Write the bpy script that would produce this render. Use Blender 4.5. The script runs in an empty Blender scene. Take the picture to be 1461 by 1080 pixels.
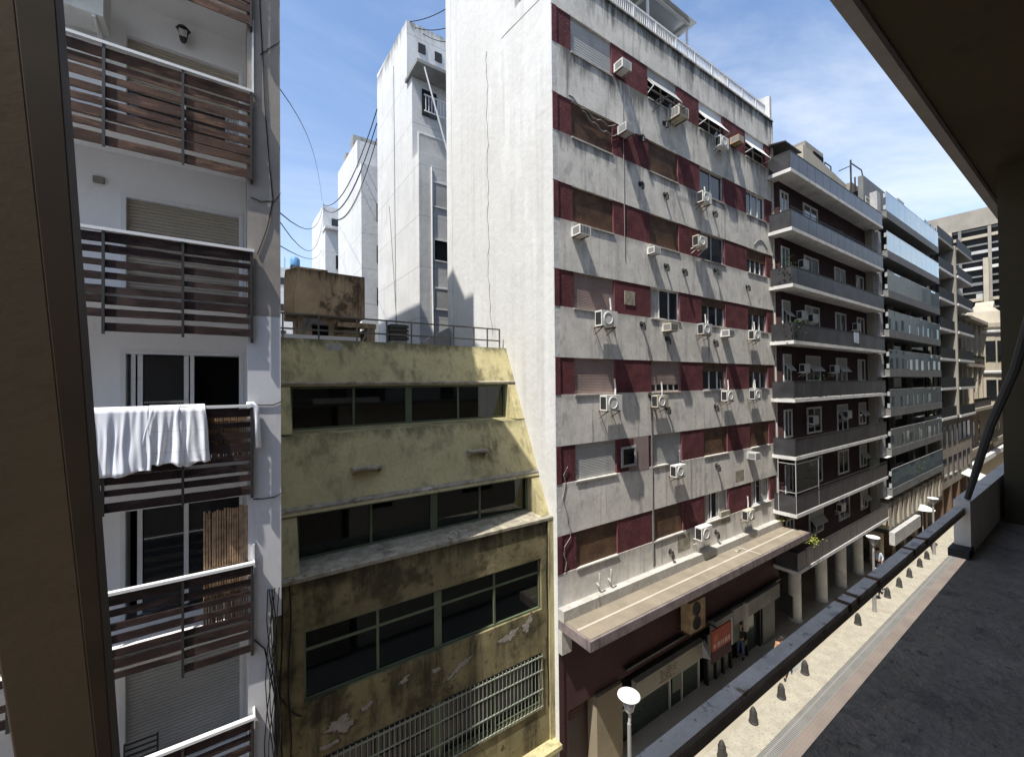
import bpy, math, random
from mathutils import Vector, Matrix, noise
S = bpy.context.scene
C = S.collection
R = random.Random(11)
GZ = -12.9                      # street level below the eye

# ------------------------------------------------------------------ helpers
class MB:
    """collects shapes (world coordinates) and links them as ONE mesh object"""
    def __init__(s): s.v = []; s.f = []
    def poly(s, pts, faces):
        b = len(s.v); s.v += [tuple(p) for p in pts]; s.f += [tuple(i + b for i in f) for f in faces]; return s
    def box(s, x0, x1, y0, y1, z0, z1):
        return s.poly([(x0,y0,z0),(x1,y0,z0),(x1,y1,z0),(x0,y1,z0),(x0,y0,z1),(x1,y0,z1),(x1,y1,z1),(x0,y1,z1)],
                      [(3,2,1,0),(4,5,6,7),(0,1,5,4),(1,2,6,5),(2,3,7,6),(3,0,4,7)])
    def prism(s, prof, axis, lo, hi):
        n = len(prof)
        def P(a, b, t):
            return {'X': (t, a, b), 'Y': (a, t, b), 'Z': (a, b, t)}[axis]
        pts = [P(a, b, lo) for a, b in prof] + [P(a, b, hi) for a, b in prof]
        fs = [tuple(range(n))[::-1], tuple(range(n, 2*n))] + [(i, (i+1) % n, n+(i+1) % n, n+i) for i in range(n)]
        return s.poly(pts, fs)
    def bar(s, p, q, w, h=None, up=(0,0,1)):
        p, q = Vector(p), Vector(q); h = w if h is None else h
        d = (q-p).normalized(); u = Vector(up)
        if abs(d.dot(u)) > .98: u = Vector((1,0,0))
        a = d.cross(u).normalized()*w/2; b = a.cross(d).normalized()*h/2
        pts = [p-a-b, p+a-b, p+a+b, p-a+b, q-a-b, q+a-b, q+a+b, q-a+b]
        return s.poly(pts, [(3,2,1,0),(4,5,6,7),(0,1,5,4),(1,2,6,5),(2,3,7,6),(3,0,4,7)])
    def tube(s, pts, r, n=6):
        pts = [Vector(p) for p in pts]; rings = []
        for i, p in enumerate(pts):
            d = (pts[min(i+1, len(pts)-1)]-pts[max(i-1, 0)]).normalized()
            u = Vector((0,0,1)) if abs(d.z) < .9 else Vector((1,0,0))
            a = d.cross(u).normalized(); b = a.cross(d).normalized()
            rr = r[i] if isinstance(r, (list, tuple)) else r
            rings.append([p+(a*math.cos(t*2*math.pi/n)+b*math.sin(t*2*math.pi/n))*rr for t in range(n)])
        fs = []
        for i in range(len(pts)-1):
            for t in range(n): fs.append((i*n+t, i*n+(t+1) % n, (i+1)*n+(t+1) % n, (i+1)*n+t))
        fs += [tuple(range(n))[::-1], tuple(range((len(pts)-1)*n, len(pts)*n))]
        return s.poly([v for rg in rings for v in rg], fs)
    def lathe(s, c, prof, n=16, axis='Z'):
        pts = []
        for r, z in prof:
            for t in range(n):
                a = 2*math.pi*t/n; ca, sa = r*math.cos(a), r*math.sin(a)
                pts.append({'Z': (c[0]+ca, c[1]+sa, c[2]+z), 'Y': (c[0]+ca, c[1]+z, c[2]+sa), 'X': (c[0]+z, c[1]+ca, c[2]+sa)}[axis])
        m = len(prof); fs = []
        for i in range(m-1):
            for t in range(n): fs.append((i*n+t, i*n+(t+1) % n, (i+1)*n+(t+1) % n, (i+1)*n+t))
        fs += [tuple(range(n))[::-1], tuple(range((m-1)*n, m*n))]
        return s.poly(pts, fs)
    def torus(s, c, Rr, r, axis='Y', n=20, m=6):
        pts = []
        for i in range(n):
            a = 2*math.pi*i/n
            for j in range(m):
                b = 2*math.pi*j/m; k = Rr+r*math.cos(b)
                p = (k*math.cos(a), r*math.sin(b), k*math.sin(a))
                if axis == 'Z': p = (p[0], p[2], p[1])
                if axis == 'X': p = (p[1], p[0], p[2])
                pts.append((c[0]+p[0], c[1]+p[1], c[2]+p[2]))
        return s.poly(pts, [(i*m+j, ((i+1) % n)*m+j, ((i+1) % n)*m+(j+1) % m, i*m+(j+1) % m) for i in range(n) for j in range(m)])
    def slats(s, x0, x1, y, z0, z1, pitch, d=.012):
        """roller shutter curtain: one rounded lath after another, facing -Y"""
        n = max(1, int(round((z1-z0)/pitch))); p = (z1-z0)/n; pf = []
        for i in range(n):
            z = z0+i*p
            pf += [(y, z+.02*p), (y-d*.8, z+.2*p), (y-d, z+.5*p), (y-d*.8, z+.82*p), (y, z+.97*p)]
        pf += [(y+.03, z1), (y+.03, z0)]
        return s.prism(pf, 'X', x0, x1)
    def build(s, name, m, parent=None, smooth=False, cube=None, **kw):
        root = parent
        while root is not None and root.parent is not None: root = root.parent
        off = root.location if root is not None else Vector((0,0,0))
        base = Vector((0,0,0))
        if parent is None:
            xs = [Vector(v) for v in s.v]
            base = Vector(((min(v.x for v in xs)+max(v.x for v in xs))/2, (min(v.y for v in xs)+max(v.y for v in xs))/2, min(v.z for v in xs)))
            off = base
        me = bpy.data.meshes.new(name)
        me.from_pydata([(v[0]-off[0], v[1]-off[1], v[2]-off[2]) for v in s.v], [], s.f)
        me.materials.append(m); me.validate(); me.update()
        import bmesh
        bm = bmesh.new(); bm.from_mesh(me); bmesh.ops.recalc_face_normals(bm, faces=bm.faces); bm.to_mesh(me); bm.free()
        if smooth:
            for p in me.polygons: p.use_smooth = True
        o = bpy.data.objects.new(name, me); C.objects.link(o); o.location = base
        if parent is not None: o.parent = parent
        return o

def build_each(mb, name, m, parent=None):
    """every separate piece of mb becomes an object of its own"""
    par = list(range(len(mb.v)))
    def find(i):
        while par[i] != i: par[i] = par[par[i]]; i = par[i]
        return i
    for f in mb.f:
        for i in f[1:]: par[find(i)] = find(f[0])
    grp = {}
    for f in mb.f: grp.setdefault(find(f[0]), []).append(f)
    out = []
    for fs in grp.values():
        ids = sorted({i for f in fs for i in f}); mp = {i: k for k, i in enumerate(ids)}
        q = MB(); q.v = [mb.v[i] for i in ids]; q.f = [tuple(mp[i] for i in f) for f in fs]
        out.append(q.build(name, m, parent))
    return out
def tag(o, label=None, cat=None, group=None, kind=None):
    if label: o['label'] = label
    if cat: o['category'] = cat
    if group: o['group'] = group
    if kind: o['kind'] = kind
    return o
def thing(name, label, cat, loc=(0,0,0), group=None):
    o = bpy.data.objects.new(name, None); C.objects.link(o); o.location = loc
    o.empty_display_size = .2
    return tag(o, label, cat, group)
def kids(o): return [c for c in KID.get(o.name, [])]
KID = {}
def copy_tree(o, parent=None):
    c = o.copy(); C.objects.link(c)
    if parent is not None: c.parent = parent
    for ch in list(o.children): copy_tree(ch, c)
    return c

# ------------------------------------------------------------------ materials
def mat(name, col, rough=.85, spec=.3, metal=0, var=.12, vscale=1.2, fine=.06, fscale=14,
        streak=None, blots=(), bump=None, lines=None, grid=None, speck=None, coat=0, topdirt=None):
    """position-based procedural material. streak=(colour, amount, xscale, zscale, threshold); blots=[(colour, amount, scale, threshold, soft, zstretch)]
    lines=(axis, pitch, width, colour); grid=(pitchx, pitchy, width, colour)"""
    m = bpy.data.materials.new(name); m.use_nodes = True
    nt = m.node_tree; N = nt.nodes; L = nt.links; N.clear()
    out = N.new('ShaderNodeOutputMaterial'); b = N.new('ShaderNodeBsdfPrincipled'); L.new(b.outputs[0], out.inputs[0])
    b.inputs['Roughness'].default_value = rough; b.inputs['Metallic'].default_value = metal
    b.inputs['Specular IOR Level'].default_value = spec; b.inputs['Coat Weight'].default_value = coat
    pos = N.new('ShaderNodeNewGeometry').outputs['Position']
    def mapped(sc, loc=(0,0,0)):
        mp = N.new('ShaderNodeMapping'); mp.inputs['Scale'].default_value = sc; mp.inputs['Location'].default_value = loc
        L.new(pos, mp.inputs[0]); return mp.outputs[0]
    def nz(sc, detail=4, loc=(0,0,0), rgh=.55):
        n = N.new('ShaderNodeTexNoise'); n.inputs['Scale'].default_value = 1; n.inputs['Detail'].default_value = detail
        n.inputs['Roughness'].default_value = rgh
        L.new(mapped(sc, loc), n.inputs['Vector']); return n.outputs['Fac']
    def ramp(f, a, c):
        r = N.new('ShaderNodeMapRange'); r.inputs['From Min'].default_value = a; r.inputs['From Max'].default_value = c
        r.interpolation_type = 'SMOOTHSTEP'
        L.new(f, r.inputs['Value']); return r.outputs[0]
    def math_(op, a, c=0.0):
        n = N.new('ShaderNodeMath'); n.operation = op
        for i, x in enumerate((a, c)):
            if isinstance(x, (int, float)): n.inputs[i].default_value = x
            else: L.new(x, n.inputs[i])
        return n.outputs[0]
    def mixc(f, a, c, mode='MIX'):
        n = N.new('ShaderNodeMix'); n.data_type = 'RGBA'; n.blend_type = mode
        if isinstance(f, (int, float)): n.inputs[0].default_value = f
        else: L.new(f, n.inputs[0])
        for i, x in ((6, a), (7, c)):
            if isinstance(x, tuple): n.inputs[i].default_value = (*x[:3], 1)
            else: L.new(x, n.inputs[i])
        return n.outputs[2]
    cur = mixc(ramp(nz((vscale,)*3), .3, .7), tuple(c*(1-var) for c in col), tuple(min(1, c*(1+var)) for c in col))
    if fine:
        cur = mixc(ramp(nz((fscale,)*3, 6, rgh=.7), .25, .75), mixc(fine*1.0, cur, (0,0,0)), mixc(fine, cur, (1,1,1)) if sum(col) > 1 else cur)
    for bl in blots:
        bc, amt, sc, th, soft = bl[:5]; zs = bl[5] if len(bl) > 5 else 1
        f = ramp(nz((sc, sc, sc*zs), 6, loc=(3.1*sc+th*7, 1.7, 5.3), rgh=.65), th, th+soft)
        cur = mixc(math_('MULTIPLY', f, amt), cur, bc)
    if streak:
        sc_, amt, xs, zs, th = streak[:5]
        f = ramp(nz((xs, xs, zs), 5, loc=(9.2, 4.4, 1.3), rgh=.7), th, th+.22)
        g = ramp(nz((xs*.17, xs*.17, .5), 3, loc=(2.2, 8.8, 3.3)), .35, .65)
        cur = mixc(math_('MULTIPLY', math_('MULTIPLY', f, g), amt), cur, sc_)
    if topdirt:                                   # mould running down from a ledge: (colour, z of ledge, depth, amount)
        for tc, z1, dep, amt in topdirt:
            sp = N.new('ShaderNodeSeparateXYZ'); L.new(pos, sp.inputs[0])
            h = math_('DIVIDE', math_('SUBTRACT', z1, sp.outputs[2]), dep)
            f = math_('SUBTRACT', nz((2.6, 2.6, .35), 6, loc=(z1, 0, 0), rgh=.72), math_('MULTIPLY', h, .45))
            inside = math_('GREATER_THAN', h, 0.0); ins2 = math_('LESS_THAN', h, 2.0)
            f = math_('MULTIPLY', math_('MULTIPLY', ramp(f, .2, .55), inside), ins2)
            cur = mixc(math_('MULTIPLY', f, amt), cur, tc)
    if speck:                                     # (colour, amount, scale, threshold)
        f = ramp(nz((speck[2],)*3, 2, loc=(1, 2, 3)), speck[3], speck[3]+.08)
        cur = mixc(math_('MULTIPLY', f, speck[1]), cur, speck[0])
    sepo = None
    def axis_line(ax, pitch, w):
        nonlocal sepo
        if sepo is None:
            sepo = N.new('ShaderNodeSeparateXYZ'); L.new(pos, sepo.inputs[0])
        f = math_('FRACT', math_('DIVIDE', math_('ADD', sepo.outputs['XYZ'.index(ax)], 100.0), pitch))
        return math_('LESS_THAN', f, w/pitch)
    bumpadd = None
    if lines:
        for ax, pitch, w, lc, amt in lines:
            f = axis_line(ax, pitch, w); cur = mixc(math_('MULTIPLY', f, amt), cur, lc)
            bumpadd = f
    L.new(cur, b.inputs['Base Color'])
    if bump:
        st, sc = bump[:2]; dist = bump[2] if len(bump) > 2 else .02
        bn = N.new('ShaderNodeBump'); bn.inputs['Strength'].default_value = st; bn.inputs['Distance'].default_value = dist
        scv = sc if isinstance(sc, tuple) else (sc,)*3
        L.new(nz(scv, 6, rgh=.65), bn.inputs['Height']); L.new(bn.outputs[0], b.inputs['Normal'])
    r2 = math_('ADD', math_('MULTIPLY', nz((6,6,6), 3), .2), rough-.1) if rough > .3 else None
    if r2 is not None: L.new(r2, b.inputs['Roughness'])
    return m

def glass_mat(name, tint, refl=.12, rough=.02, body=(.01,.012,.012), bodyamt=.3):
    """thin pane: see-through, tinted, with fresnel reflection"""
    m = bpy.data.materials.new(name); m.use_nodes = True
    nt = m.node_tree; N = nt.nodes; L = nt.links; N.clear()
    out = N.new('ShaderNodeOutputMaterial')
    tr = N.new('ShaderNodeBsdfTransparent'); tr.inputs[0].default_value = (*tint, 1)
    df = N.new('ShaderNodeBsdfDiffuse'); df.inputs[0].default_value = (*body, 1)
    gl = N.new('ShaderNodeBsdfGlossy'); gl.inputs['Roughness'].default_value = rough; gl.inputs[0].default_value = (.9,.95,.95,1)
    m1 = N.new('ShaderNodeMixShader'); m1.inputs[0].default_value = bodyamt; L.new(tr.outputs[0], m1.inputs[1]); L.new(df.outputs[0], m1.inputs[2])
    lw = N.new('ShaderNodeFresnel'); lw.inputs[0].default_value = 1.5
    mr = N.new('ShaderNodeMapRange'); mr.inputs['To Min'].default_value = refl; mr.inputs['To Max'].default_value = 1; L.new(lw.outputs[0], mr.inputs['Value'])
    m2 = N.new('ShaderNodeMixShader'); L.new(mr.outputs[0], m2.inputs[0]); L.new(m1.outputs[0], m2.inputs[1]); L.new(gl.outputs[0], m2.inputs[2])
    L.new(m2.outputs[0], out.inputs[0])
    return m

M = {}
M['white_wall'] = mat('white plaster', (.60,.595,.57), .9, .2, var=.03, vscale=.35, fine=.03, fscale=9, bump=(.5, 2.3, .05),
                      streak=((.42,.405,.375), .5, 2.6, .05, .48), blots=[((.52,.505,.475), .5, .8, .56, .15), ((.68,.68,.67), .5, .45, .55, .05, .3)],
                      topdirt=[((.3,.29,.26), 20.5, 2, .6)])
M['white_rear'] = mat('weathered white render', (.58,.58,.57), .9, .2, var=.07, vscale=.5, fine=.04, fscale=6, bump=(.4, 3, .04),
                      streak=((.36,.35,.33), .6, 1.6, .08, .5), blots=[((.5,.49,.47), .5, .7, .56, .15)], lines=[('Z', 2.8, .05, (.25,.25,.25), .5)],
                      topdirt=[((.12,.12,.11), 21.5, 1.5, .8)])
M['facade'] = mat('stained grey render', (.70,.665,.60), .92, .2, var=.13, vscale=1.3, fine=.10, fscale=8, bump=(.28, (5, 5, 2.2), .03),
                  streak=((.12,.117,.11), .75, 4.2, .12, .50),
                  blots=[((.74,.71,.64), .7, 1.5, .53, .1), ((.30,.29,.27), .5, 2.0, .56, .12, .5), ((.36,.35,.32), .4, 5.5, .57, .08)],
                  topdirt=[((.07,.07,.066), 13.45, 1.5, .95), ((.10,.098,.094), 10.85, 1.3, .9), ((.14,.135,.13), 8.05, .9, .85), ((.24,.23,.21), 5.24, .5, .55),
                           ((.24,.23,.21), 2.44, .5, .5), ((.26,.25,.22), -.37, .5, .45), ((.27,.25,.22), -3.17, .5, .4), ((.3,.27,.23), -5.97, .7, .5)])
M['brick_red'] = mat('rough maroon render', (.135,.042,.046), .9, .25, var=.25, vscale=2.2, fine=.35, fscale=18, bump=(.6, 18, .03),
                     speck=((.24,.11,.11), .5, 22, .6), blots=[((.06,.02,.022), .5, 1.1, .56, .15, .4)])
M['maroon'] = mat('maroon paint', (.066,.030,.031), .8, .3, var=.15, vscale=.7, fine=.1, blots=[((.04,.02,.022), .5, .8, .55, .2)])
M['red_jamb'] = mat('sun tinted red reveal', (.17,.06,.065), .8, .3)
M['wood_shutter'] = mat('brown shutter wood', (.125,.070,.040), .6, .4, var=.3, vscale=2.0, fine=.2, fscale=20,
                        blots=[((.06,.026,.018), .7, 1.3, .5, .2, 3)], bump=(.2, (3,3,30), .01))
M['pink_shutter'] = mat('faded pink shutter', (.30,.225,.20), .6, .35, var=.12, fine=.1, blots=[((.2,.12,.1), .4, 2, .55, .15)])
M['grey_shutter'] = mat('grey shutter', (.40,.40,.385), .55, .4, var=.08, fine=.06, streak=((.25,.24,.23), .4, 3, .3, .5))
M['beige_shutter'] = mat('beige shutter', (.40,.345,.27), .6, .35, var=.05, fine=.05, streak=((.3,.27,.23), .4, 3, .3, .5))
M['white_paint'] = mat('white metal paint', (.75,.75,.74), .5, .4, var=.04, fine=.04, blots=[((.5,.45,.4), .4, 3, .6, .1)])
M['ac_white'] = mat('aged white plastic casing', (.66,.65,.60), .5, .4, var=.05, vscale=3, fine=.05, streak=((.4,.37,.3), .5, 6, .8, .5))
M['ac_dark'] = mat('dark grille', (.03,.03,.032), .6, .3, var=.1)
M['ac_grey'] = mat('grey fan grille', (.22,.22,.22), .5, .4, var=.1)
M['ac_tan'] = mat('rusty tan casing', (.40,.29,.17), .6, .3, var=.2, vscale=5)
M['dark_metal'] = mat('dark metal', (.03,.029,.028), .5, .5, var=.2)
M['rust'] = mat('rusted bracket', (.10,.055,.035), .85, .2, var=.3, vscale=8)
M['hose'] = mat('white hose cover', (.68,.66,.62), .6, .3, var=.08)
M['win_glass'] = mat('dark window glass', (.012,.014,.016), .06, .6, var=.3, vscale=.5, fine=0)
M['curtain'] = mat('pale curtain', (.52,.50,.47), .9, .2, var=.12, vscale=2, lines=[('X', .11, .035, (.3,.29,.27), .5)])
M['alu'] = mat('aluminium frame', (.46,.46,.45), .45, .5, metal=.3, var=.06)
M['canopy_top'] = mat('tan canopy screed', (.25,.215,.165), .95, .15, var=.12, vscale=1.6, fine=.14, fscale=26, bump=(.6, 22, .02),
                      blots=[((.27,.22,.16), .6, 1.0, .55, .15)], speck=((.2,.16,.11), .5, 40, .6), lines=[('X', .62, .02, (.3,.25,.18), .5)])
M['canopy_side'] = mat('stained canopy fascia', (.20,.165,.16), .9, .2, var=.2, vscale=2, fine=.12, streak=((.08,.065,.065), .8, 6, .8, .45),
                       blots=[((.33,.27,.24), .6, 3, .6, .1)])
M['canopy_line'] = mat('cream joint line', (.42,.38,.315), .9, .2, var=.1)
M['curb_cement'] = mat('pale cement', (.42,.40,.36), .95, .15, var=.12, vscale=2, fine=.1, streak=((.2,.18,.15), .7, 5, 1, .5), bump=(.4, 12, .02))
# olive building
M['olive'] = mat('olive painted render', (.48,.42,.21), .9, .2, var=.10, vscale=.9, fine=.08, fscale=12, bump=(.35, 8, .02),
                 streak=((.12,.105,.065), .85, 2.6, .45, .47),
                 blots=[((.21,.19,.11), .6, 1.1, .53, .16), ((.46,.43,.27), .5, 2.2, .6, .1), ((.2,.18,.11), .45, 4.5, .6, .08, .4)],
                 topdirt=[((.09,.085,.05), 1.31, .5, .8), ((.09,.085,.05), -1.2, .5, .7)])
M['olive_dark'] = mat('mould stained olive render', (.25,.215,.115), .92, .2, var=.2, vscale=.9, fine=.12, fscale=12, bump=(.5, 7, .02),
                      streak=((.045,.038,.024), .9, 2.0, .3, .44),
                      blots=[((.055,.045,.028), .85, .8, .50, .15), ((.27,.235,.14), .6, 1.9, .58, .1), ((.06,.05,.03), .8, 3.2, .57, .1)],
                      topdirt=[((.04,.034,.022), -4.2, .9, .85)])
M['olive_frame'] = mat('green window frame', (.115,.145,.085), .6, .4, var=.1, fine=.05, blots=[((.2,.2,.13), .4, 5, .6, .1)])
M['sill_grey'] = mat('weathered cement sill', (.34,.31,.24), .95, .15, var=.25, vscale=4, fine=.2, fscale=20, blots=[((.55,.53,.48), .7, 5, .58, .08), ((.12,.1,.07), .7, 3, .55, .1)])
M['peel'] = mat('bare plaster under peeled paint', (.36,.335,.295), .95, .15, var=.15, vscale=5, fine=.1, bump=(.6, 14, .02))
M['peel_edge'] = mat('flaking dark paint', (.13,.115,.075), .95, .15, var=.3, vscale=6, fine=.2, bump=(.8, 20, .02))
M['dark_int'] = mat('dark room', (.006,.006,.006), .95, .1, var=.2)
M['grille_paint'] = mat('pale green grille paint', (.27,.30,.24), .6, .35, var=.12)
M['olive_rail'] = mat('grey railing paint', (.14,.135,.115), .6, .4, var=.2)
M['rust_conc'] = mat('rust stained concrete', (.40,.29,.18), .95, .15, var=.2, vscale=.8, fine=.14, fscale=8, bump=(.5, 5, .03),
                     streak=((.05,.032,.02), .9, 1.6, .22, .46), blots=[((.06,.042,.03), .8, .9, .53, .12), ((.5,.4,.27), .6, 1.6, .57, .1)],
                     topdirt=[((.03,.022,.016), 5.7, 1.0, .9)])
M['roof_floor'] = mat('grey roof membrane', (.22,.215,.20), .95, .15, var=.2, vscale=.6, fine=.1)
M['grey_conc'] = mat('grey concrete', (.27,.265,.25), .95, .15, var=.15, vscale=1, fine=.1, streak=((.1,.095,.09), .6, 2, .3, .5))
# left building
M['left_wall'] = mat('white balcony wall', (.84,.83,.82), .9, .2, var=.03, vscale=.8, fine=.03, bump=(.15, 10, .01), blots=[((.52,.49,.46), .35, .9, .58, .15)])
M['pilaster_grey'] = mat('grey upper pilaster', (.33,.30,.265), .95, .15, var=.12, vscale=1.2, fine=.08, streak=((.16,.14,.12), .6, 2, .3, .5), bump=(.2, 10, .01))
M['pilaster_white'] = mat('pale lower pilaster', (.62,.62,.635), .9, .2, var=.05, vscale=.9, fine=.04, streak=((.36,.35,.34), .5, 2, .3, .54), blots=[((.42,.39,.38), .4, 1.1, .58, .12)])
def wood(name, c, c2):
    return mat(name, c, .8, .25, var=.35, vscale=2.2, fine=.25, fscale=26, bump=(.5, (2, 8, 55), .01),
               blots=[(c2, .8, 1.6, .52, .12, 4), ((c[0]*.3, c[1]*.3, c[2]*.3), .7, 3.2, .55, .1, 5)])
M['slat_brown'] = wood('weathered brown boards', (.095,.053,.037), (.20,.115,.075))
M['slat_dark'] = wood('dark brown boards', (.036,.021,.018), (.075,.05,.042))
M['cloth'] = mat('white cotton cloth', (.76,.78,.83), .95, .1, var=.02, fine=.02, bump=(.15, 30, .004))
M['quilt'] = mat('white quilted cloth', (.76,.77,.80), .95, .1, var=.02, fine=.02, bump=(.3, 16, .01), lines=[('Z', .34, .012, (.6,.6,.6), .8)])
M['cane'] = mat('split cane', (.36,.235,.14), .7, .3, var=.3, vscale=9, fine=.15)
# right hand buildings
M['smoked'] = mat('smoked balcony panel', (.05,.049,.052), .30, .5, var=.3, vscale=1.1, fine=.08, streak=((.11,.105,.105), .6, 1.1, .35, .5), lines=[('X', 1.02, .035, (.02,.02,.022), .9)])
M['slab_white'] = mat('white slab paint', (.62,.61,.585), .85, .2, var=.10, fine=.06, blots=[((.38,.36,.33), .6, 1.5, .55, .12), ((.25,.24,.22), .5, 3.5, .6, .08)])
M['wine_wall'] = mat('wine red wall', (.050,.024,.024), .85, .25, var=.15, fine=.1)
M['cream'] = mat('cream render', (.40,.35,.265), .9, .2, var=.08, vscale=.7, fine=.06, streak=((.35,.3,.22), .6, 1.2, .2, .5))
M['cream_grey'] = mat('greyish cream stone', (.29,.265,.225), .9, .2, var=.1, vscale=.7, fine=.06, streak=((.22,.2,.17), .6, 1.2, .2, .5))
M['b_grey'] = mat('grey slab edge', (.17,.17,.165), .7, .35, var=.1)
M['b_block'] = mat('pale grey block', (.42,.415,.40), .9, .2, var=.1, speck=((.2,.2,.19), .6, 8, .56))
M['brown_panel'] = mat('brown panel', (.14,.09,.06), .6, .35, var=.12)
M['rail_glass'] = glass_mat('blue tinted balustrade glass', (.55,.66,.68), .34, .015, (.30,.40,.44), .38)
M['leaf'] = mat('leaf green', (.05,.10,.03), .7, .3, var=.4, vscale=9)
M['leaf_bright'] = mat('bright yellow green leaf', (.26,.28,.06), .7, .3, var=.3, vscale=9)  # lighter yellow green leaves, the colour of these plants
M['bark'] = mat('stem brown', (.07,.05,.035), .9, .2)
# street
M['paver_tile'] = mat('cream paving tiles', (.34,.31,.245), .9, .2, var=.10, vscale=1.0, fine=.07, fscale=20, lines=[('X', .42, .014, (.36,.31,.24), .6), ('Y', .42, .014, (.36,.31,.24), .6)],
                      blots=[((.38,.33,.26), .4, .8, .55, .15)])
M['paver_rough'] = mat('pale speckled paving', (.37,.345,.28), .95, .15, var=.10, vscale=2, fine=.12, fscale=18, bump=(.6, 16, .02), speck=((.25,.215,.17), .7, 11, .56),
                       blots=[((.26,.225,.18), .6, .9, .54, .15), ((.22,.19,.155), .5, 3.5, .6, .08)], lines=[('X', .8, .02, (.24,.21,.17), .6)])
M['drain'] = mat('grey drain grating', (.215,.21,.195), .8, .3, var=.1, vscale=1, lines=[('X', .09, .036, (.06,.06,.06), .85), ('Y', .29, .05, (.25,.25,.23), .6)])
M['brick_road'] = mat('pinkish grey road pavers', (.20,.168,.148), .9, .2, var=.12, vscale=.8, fine=.12, fscale=16, lines=[('X', .22, .016, (.15,.125,.11), .7), ('Y', .11, .012, (.15,.125,.11), .7)],
                        blots=[((.2,.165,.145), .5, .7, .55, .15)])
M['ground'] = mat('city ground', (.20,.19,.18), .95, .15)
M['bollard'] = mat('dark iron paint', (.045,.042,.04), .55, .4, var=.2)
M['lamp_white'] = mat('white lamp disc', (.80,.80,.78), .4, .4, var=.02)
M['pole'] = mat('grey pole paint', (.25,.24,.225), .5, .4, var=.1)
M['sign_cream'] = mat('faded cream sign', (.27,.25,.20), .7, .3, var=.08, vscale=1.4, blots=[((.36,.27,.2), .4, .7, .55, .2)])
M['sign_text'] = mat('brown sign lettering', (.12,.06,.04), .7, .3)
M['sign_red'] = mat('red sign board', (.34,.055,.025), .6, .35, var=.1)
M['sign_white'] = mat('white sign lettering', (.72,.60,.52), .6, .3)
M['shop_glass'] = mat('greenish shop glass', (.035,.048,.042), .12, .6, var=.3, vscale=.7, fine=0)
M['shop_panel'] = mat('pale green grey shop panel', (.13,.145,.125), .7, .3, var=.1)
M['beige_pillar'] = mat('beige stone pillar', (.24,.20,.14), .8, .3, var=.1, vscale=1.2, streak=((.2,.16,.11), .5, 4, .3, .5))
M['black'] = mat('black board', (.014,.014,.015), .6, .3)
# own building
M['own_conc'] = mat('rough grey ledge concrete', (.27,.235,.19), .95, .15, var=.16, vscale=3.0, fine=.28, fscale=38, bump=(.9, 30, .02),
                    blots=[((.13,.115,.098), .6, 2.6, .5, .25), ((.13,.115,.1), .6, 9, .53, .12), ((.27,.245,.21), .5, 17, .58, .1), ((.08,.07,.06), .8, 34, .6, .06)])
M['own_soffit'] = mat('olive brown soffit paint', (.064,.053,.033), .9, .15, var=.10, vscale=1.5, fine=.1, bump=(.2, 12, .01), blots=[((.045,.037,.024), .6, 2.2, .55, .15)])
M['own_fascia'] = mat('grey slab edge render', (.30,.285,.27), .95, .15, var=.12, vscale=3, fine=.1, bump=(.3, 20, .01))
M['own_block'] = mat('pale parapet paint', (.62,.57,.50), .9, .2, var=.07, vscale=4, fine=.06, blots=[((.26,.25,.25), .5, 6, .6, .1)])
M['own_rail'] = mat('weathered grey rail', (.52,.46,.385), .6, .35, var=.14, vscale=7, fine=.12, fscale=40, blots=[((.14,.075,.04), .85, 6, .60, .05), ((.2,.19,.18), .8, 15, .57, .06), ((.10,.09,.085), .8, 40, .62, .05)])
M['own_rail_shade'] = mat('shade darkened rusty rail face', (.30,.25,.2), .8, .25, var=.2, vscale=7, fine=.12, blots=[((.14,.07,.035), .7, 6, .6, .1)])  # rail side: shade put into a darker colour, plus rust blots
M['jamb'] = mat('brown window jamb paint', (.072,.053,.033), .75, .3, var=.08, vscale=3, fine=.06, bump=(.15, 20, .005), blots=[((.032,.024,.017), .5, 3, .55, .2, .4)])
M['jamb_dark'] = mat('dark brown seal', (.030,.019,.012), .7, .3, var=.15, vscale=5)
M['own_wall'] = mat('beige facade across', (.50,.455,.38), .9, .2, var=.08)
M['skin'] = mat('skin', (.40,.24,.17), .6, .3, var=.05)
M['hair'] = mat('dark hair', (.03,.022,.018), .7, .3)
for nm, c in (('tan', (.42,.24,.13)), ('navy', (.03,.035,.06)), ('lightblue', (.45,.52,.60)), ('pink', (.62,.12,.13)), ('white', (.7,.7,.7)), ('charcoal', (.03,.03,.032)), ('jeans', (.09,.12,.2))):
    M['cl_'+nm] = mat(nm+' cloth', c, .9, .15, var=.08)
M['tank_blue'] = mat('blue water tank plastic', (.10,.24,.42), .5, .4, var=.1)
M['cable'] = mat('black cable', (.012,.012,.012), .7, .3)

# ------------------------------------------------------------------ ground
def sheet(name, x0, x1, y0, y1, z, m):
    return tag(MB().box(x0, x1, y0, y1, z-.25, z).build(name, m), kind='structure')
sheet('ground', -400, 900, -400, 700, GZ-.16, M['ground'])
sheet('road', -60, 160, 1.4, 6.75, GZ-.012, M['brick_road'])
sheet('gutter', -60, 160, 6.75, 7.30, GZ-.004, M['drain'])
sheet('pavement', -60, 160, 8.22, 13.5, GZ, M['paver_tile'])
sheet('pavement_edge', -60, 160, 7.30, 8.22, GZ-.001, M['paver_rough'])
sheet('near_pavement', -60, 160, -.3, 1.4, GZ, M['paver_tile'])
sheet('kerb', -60, 160, 7.19, 7.30, GZ+.006, M['paver_rough'])

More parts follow.
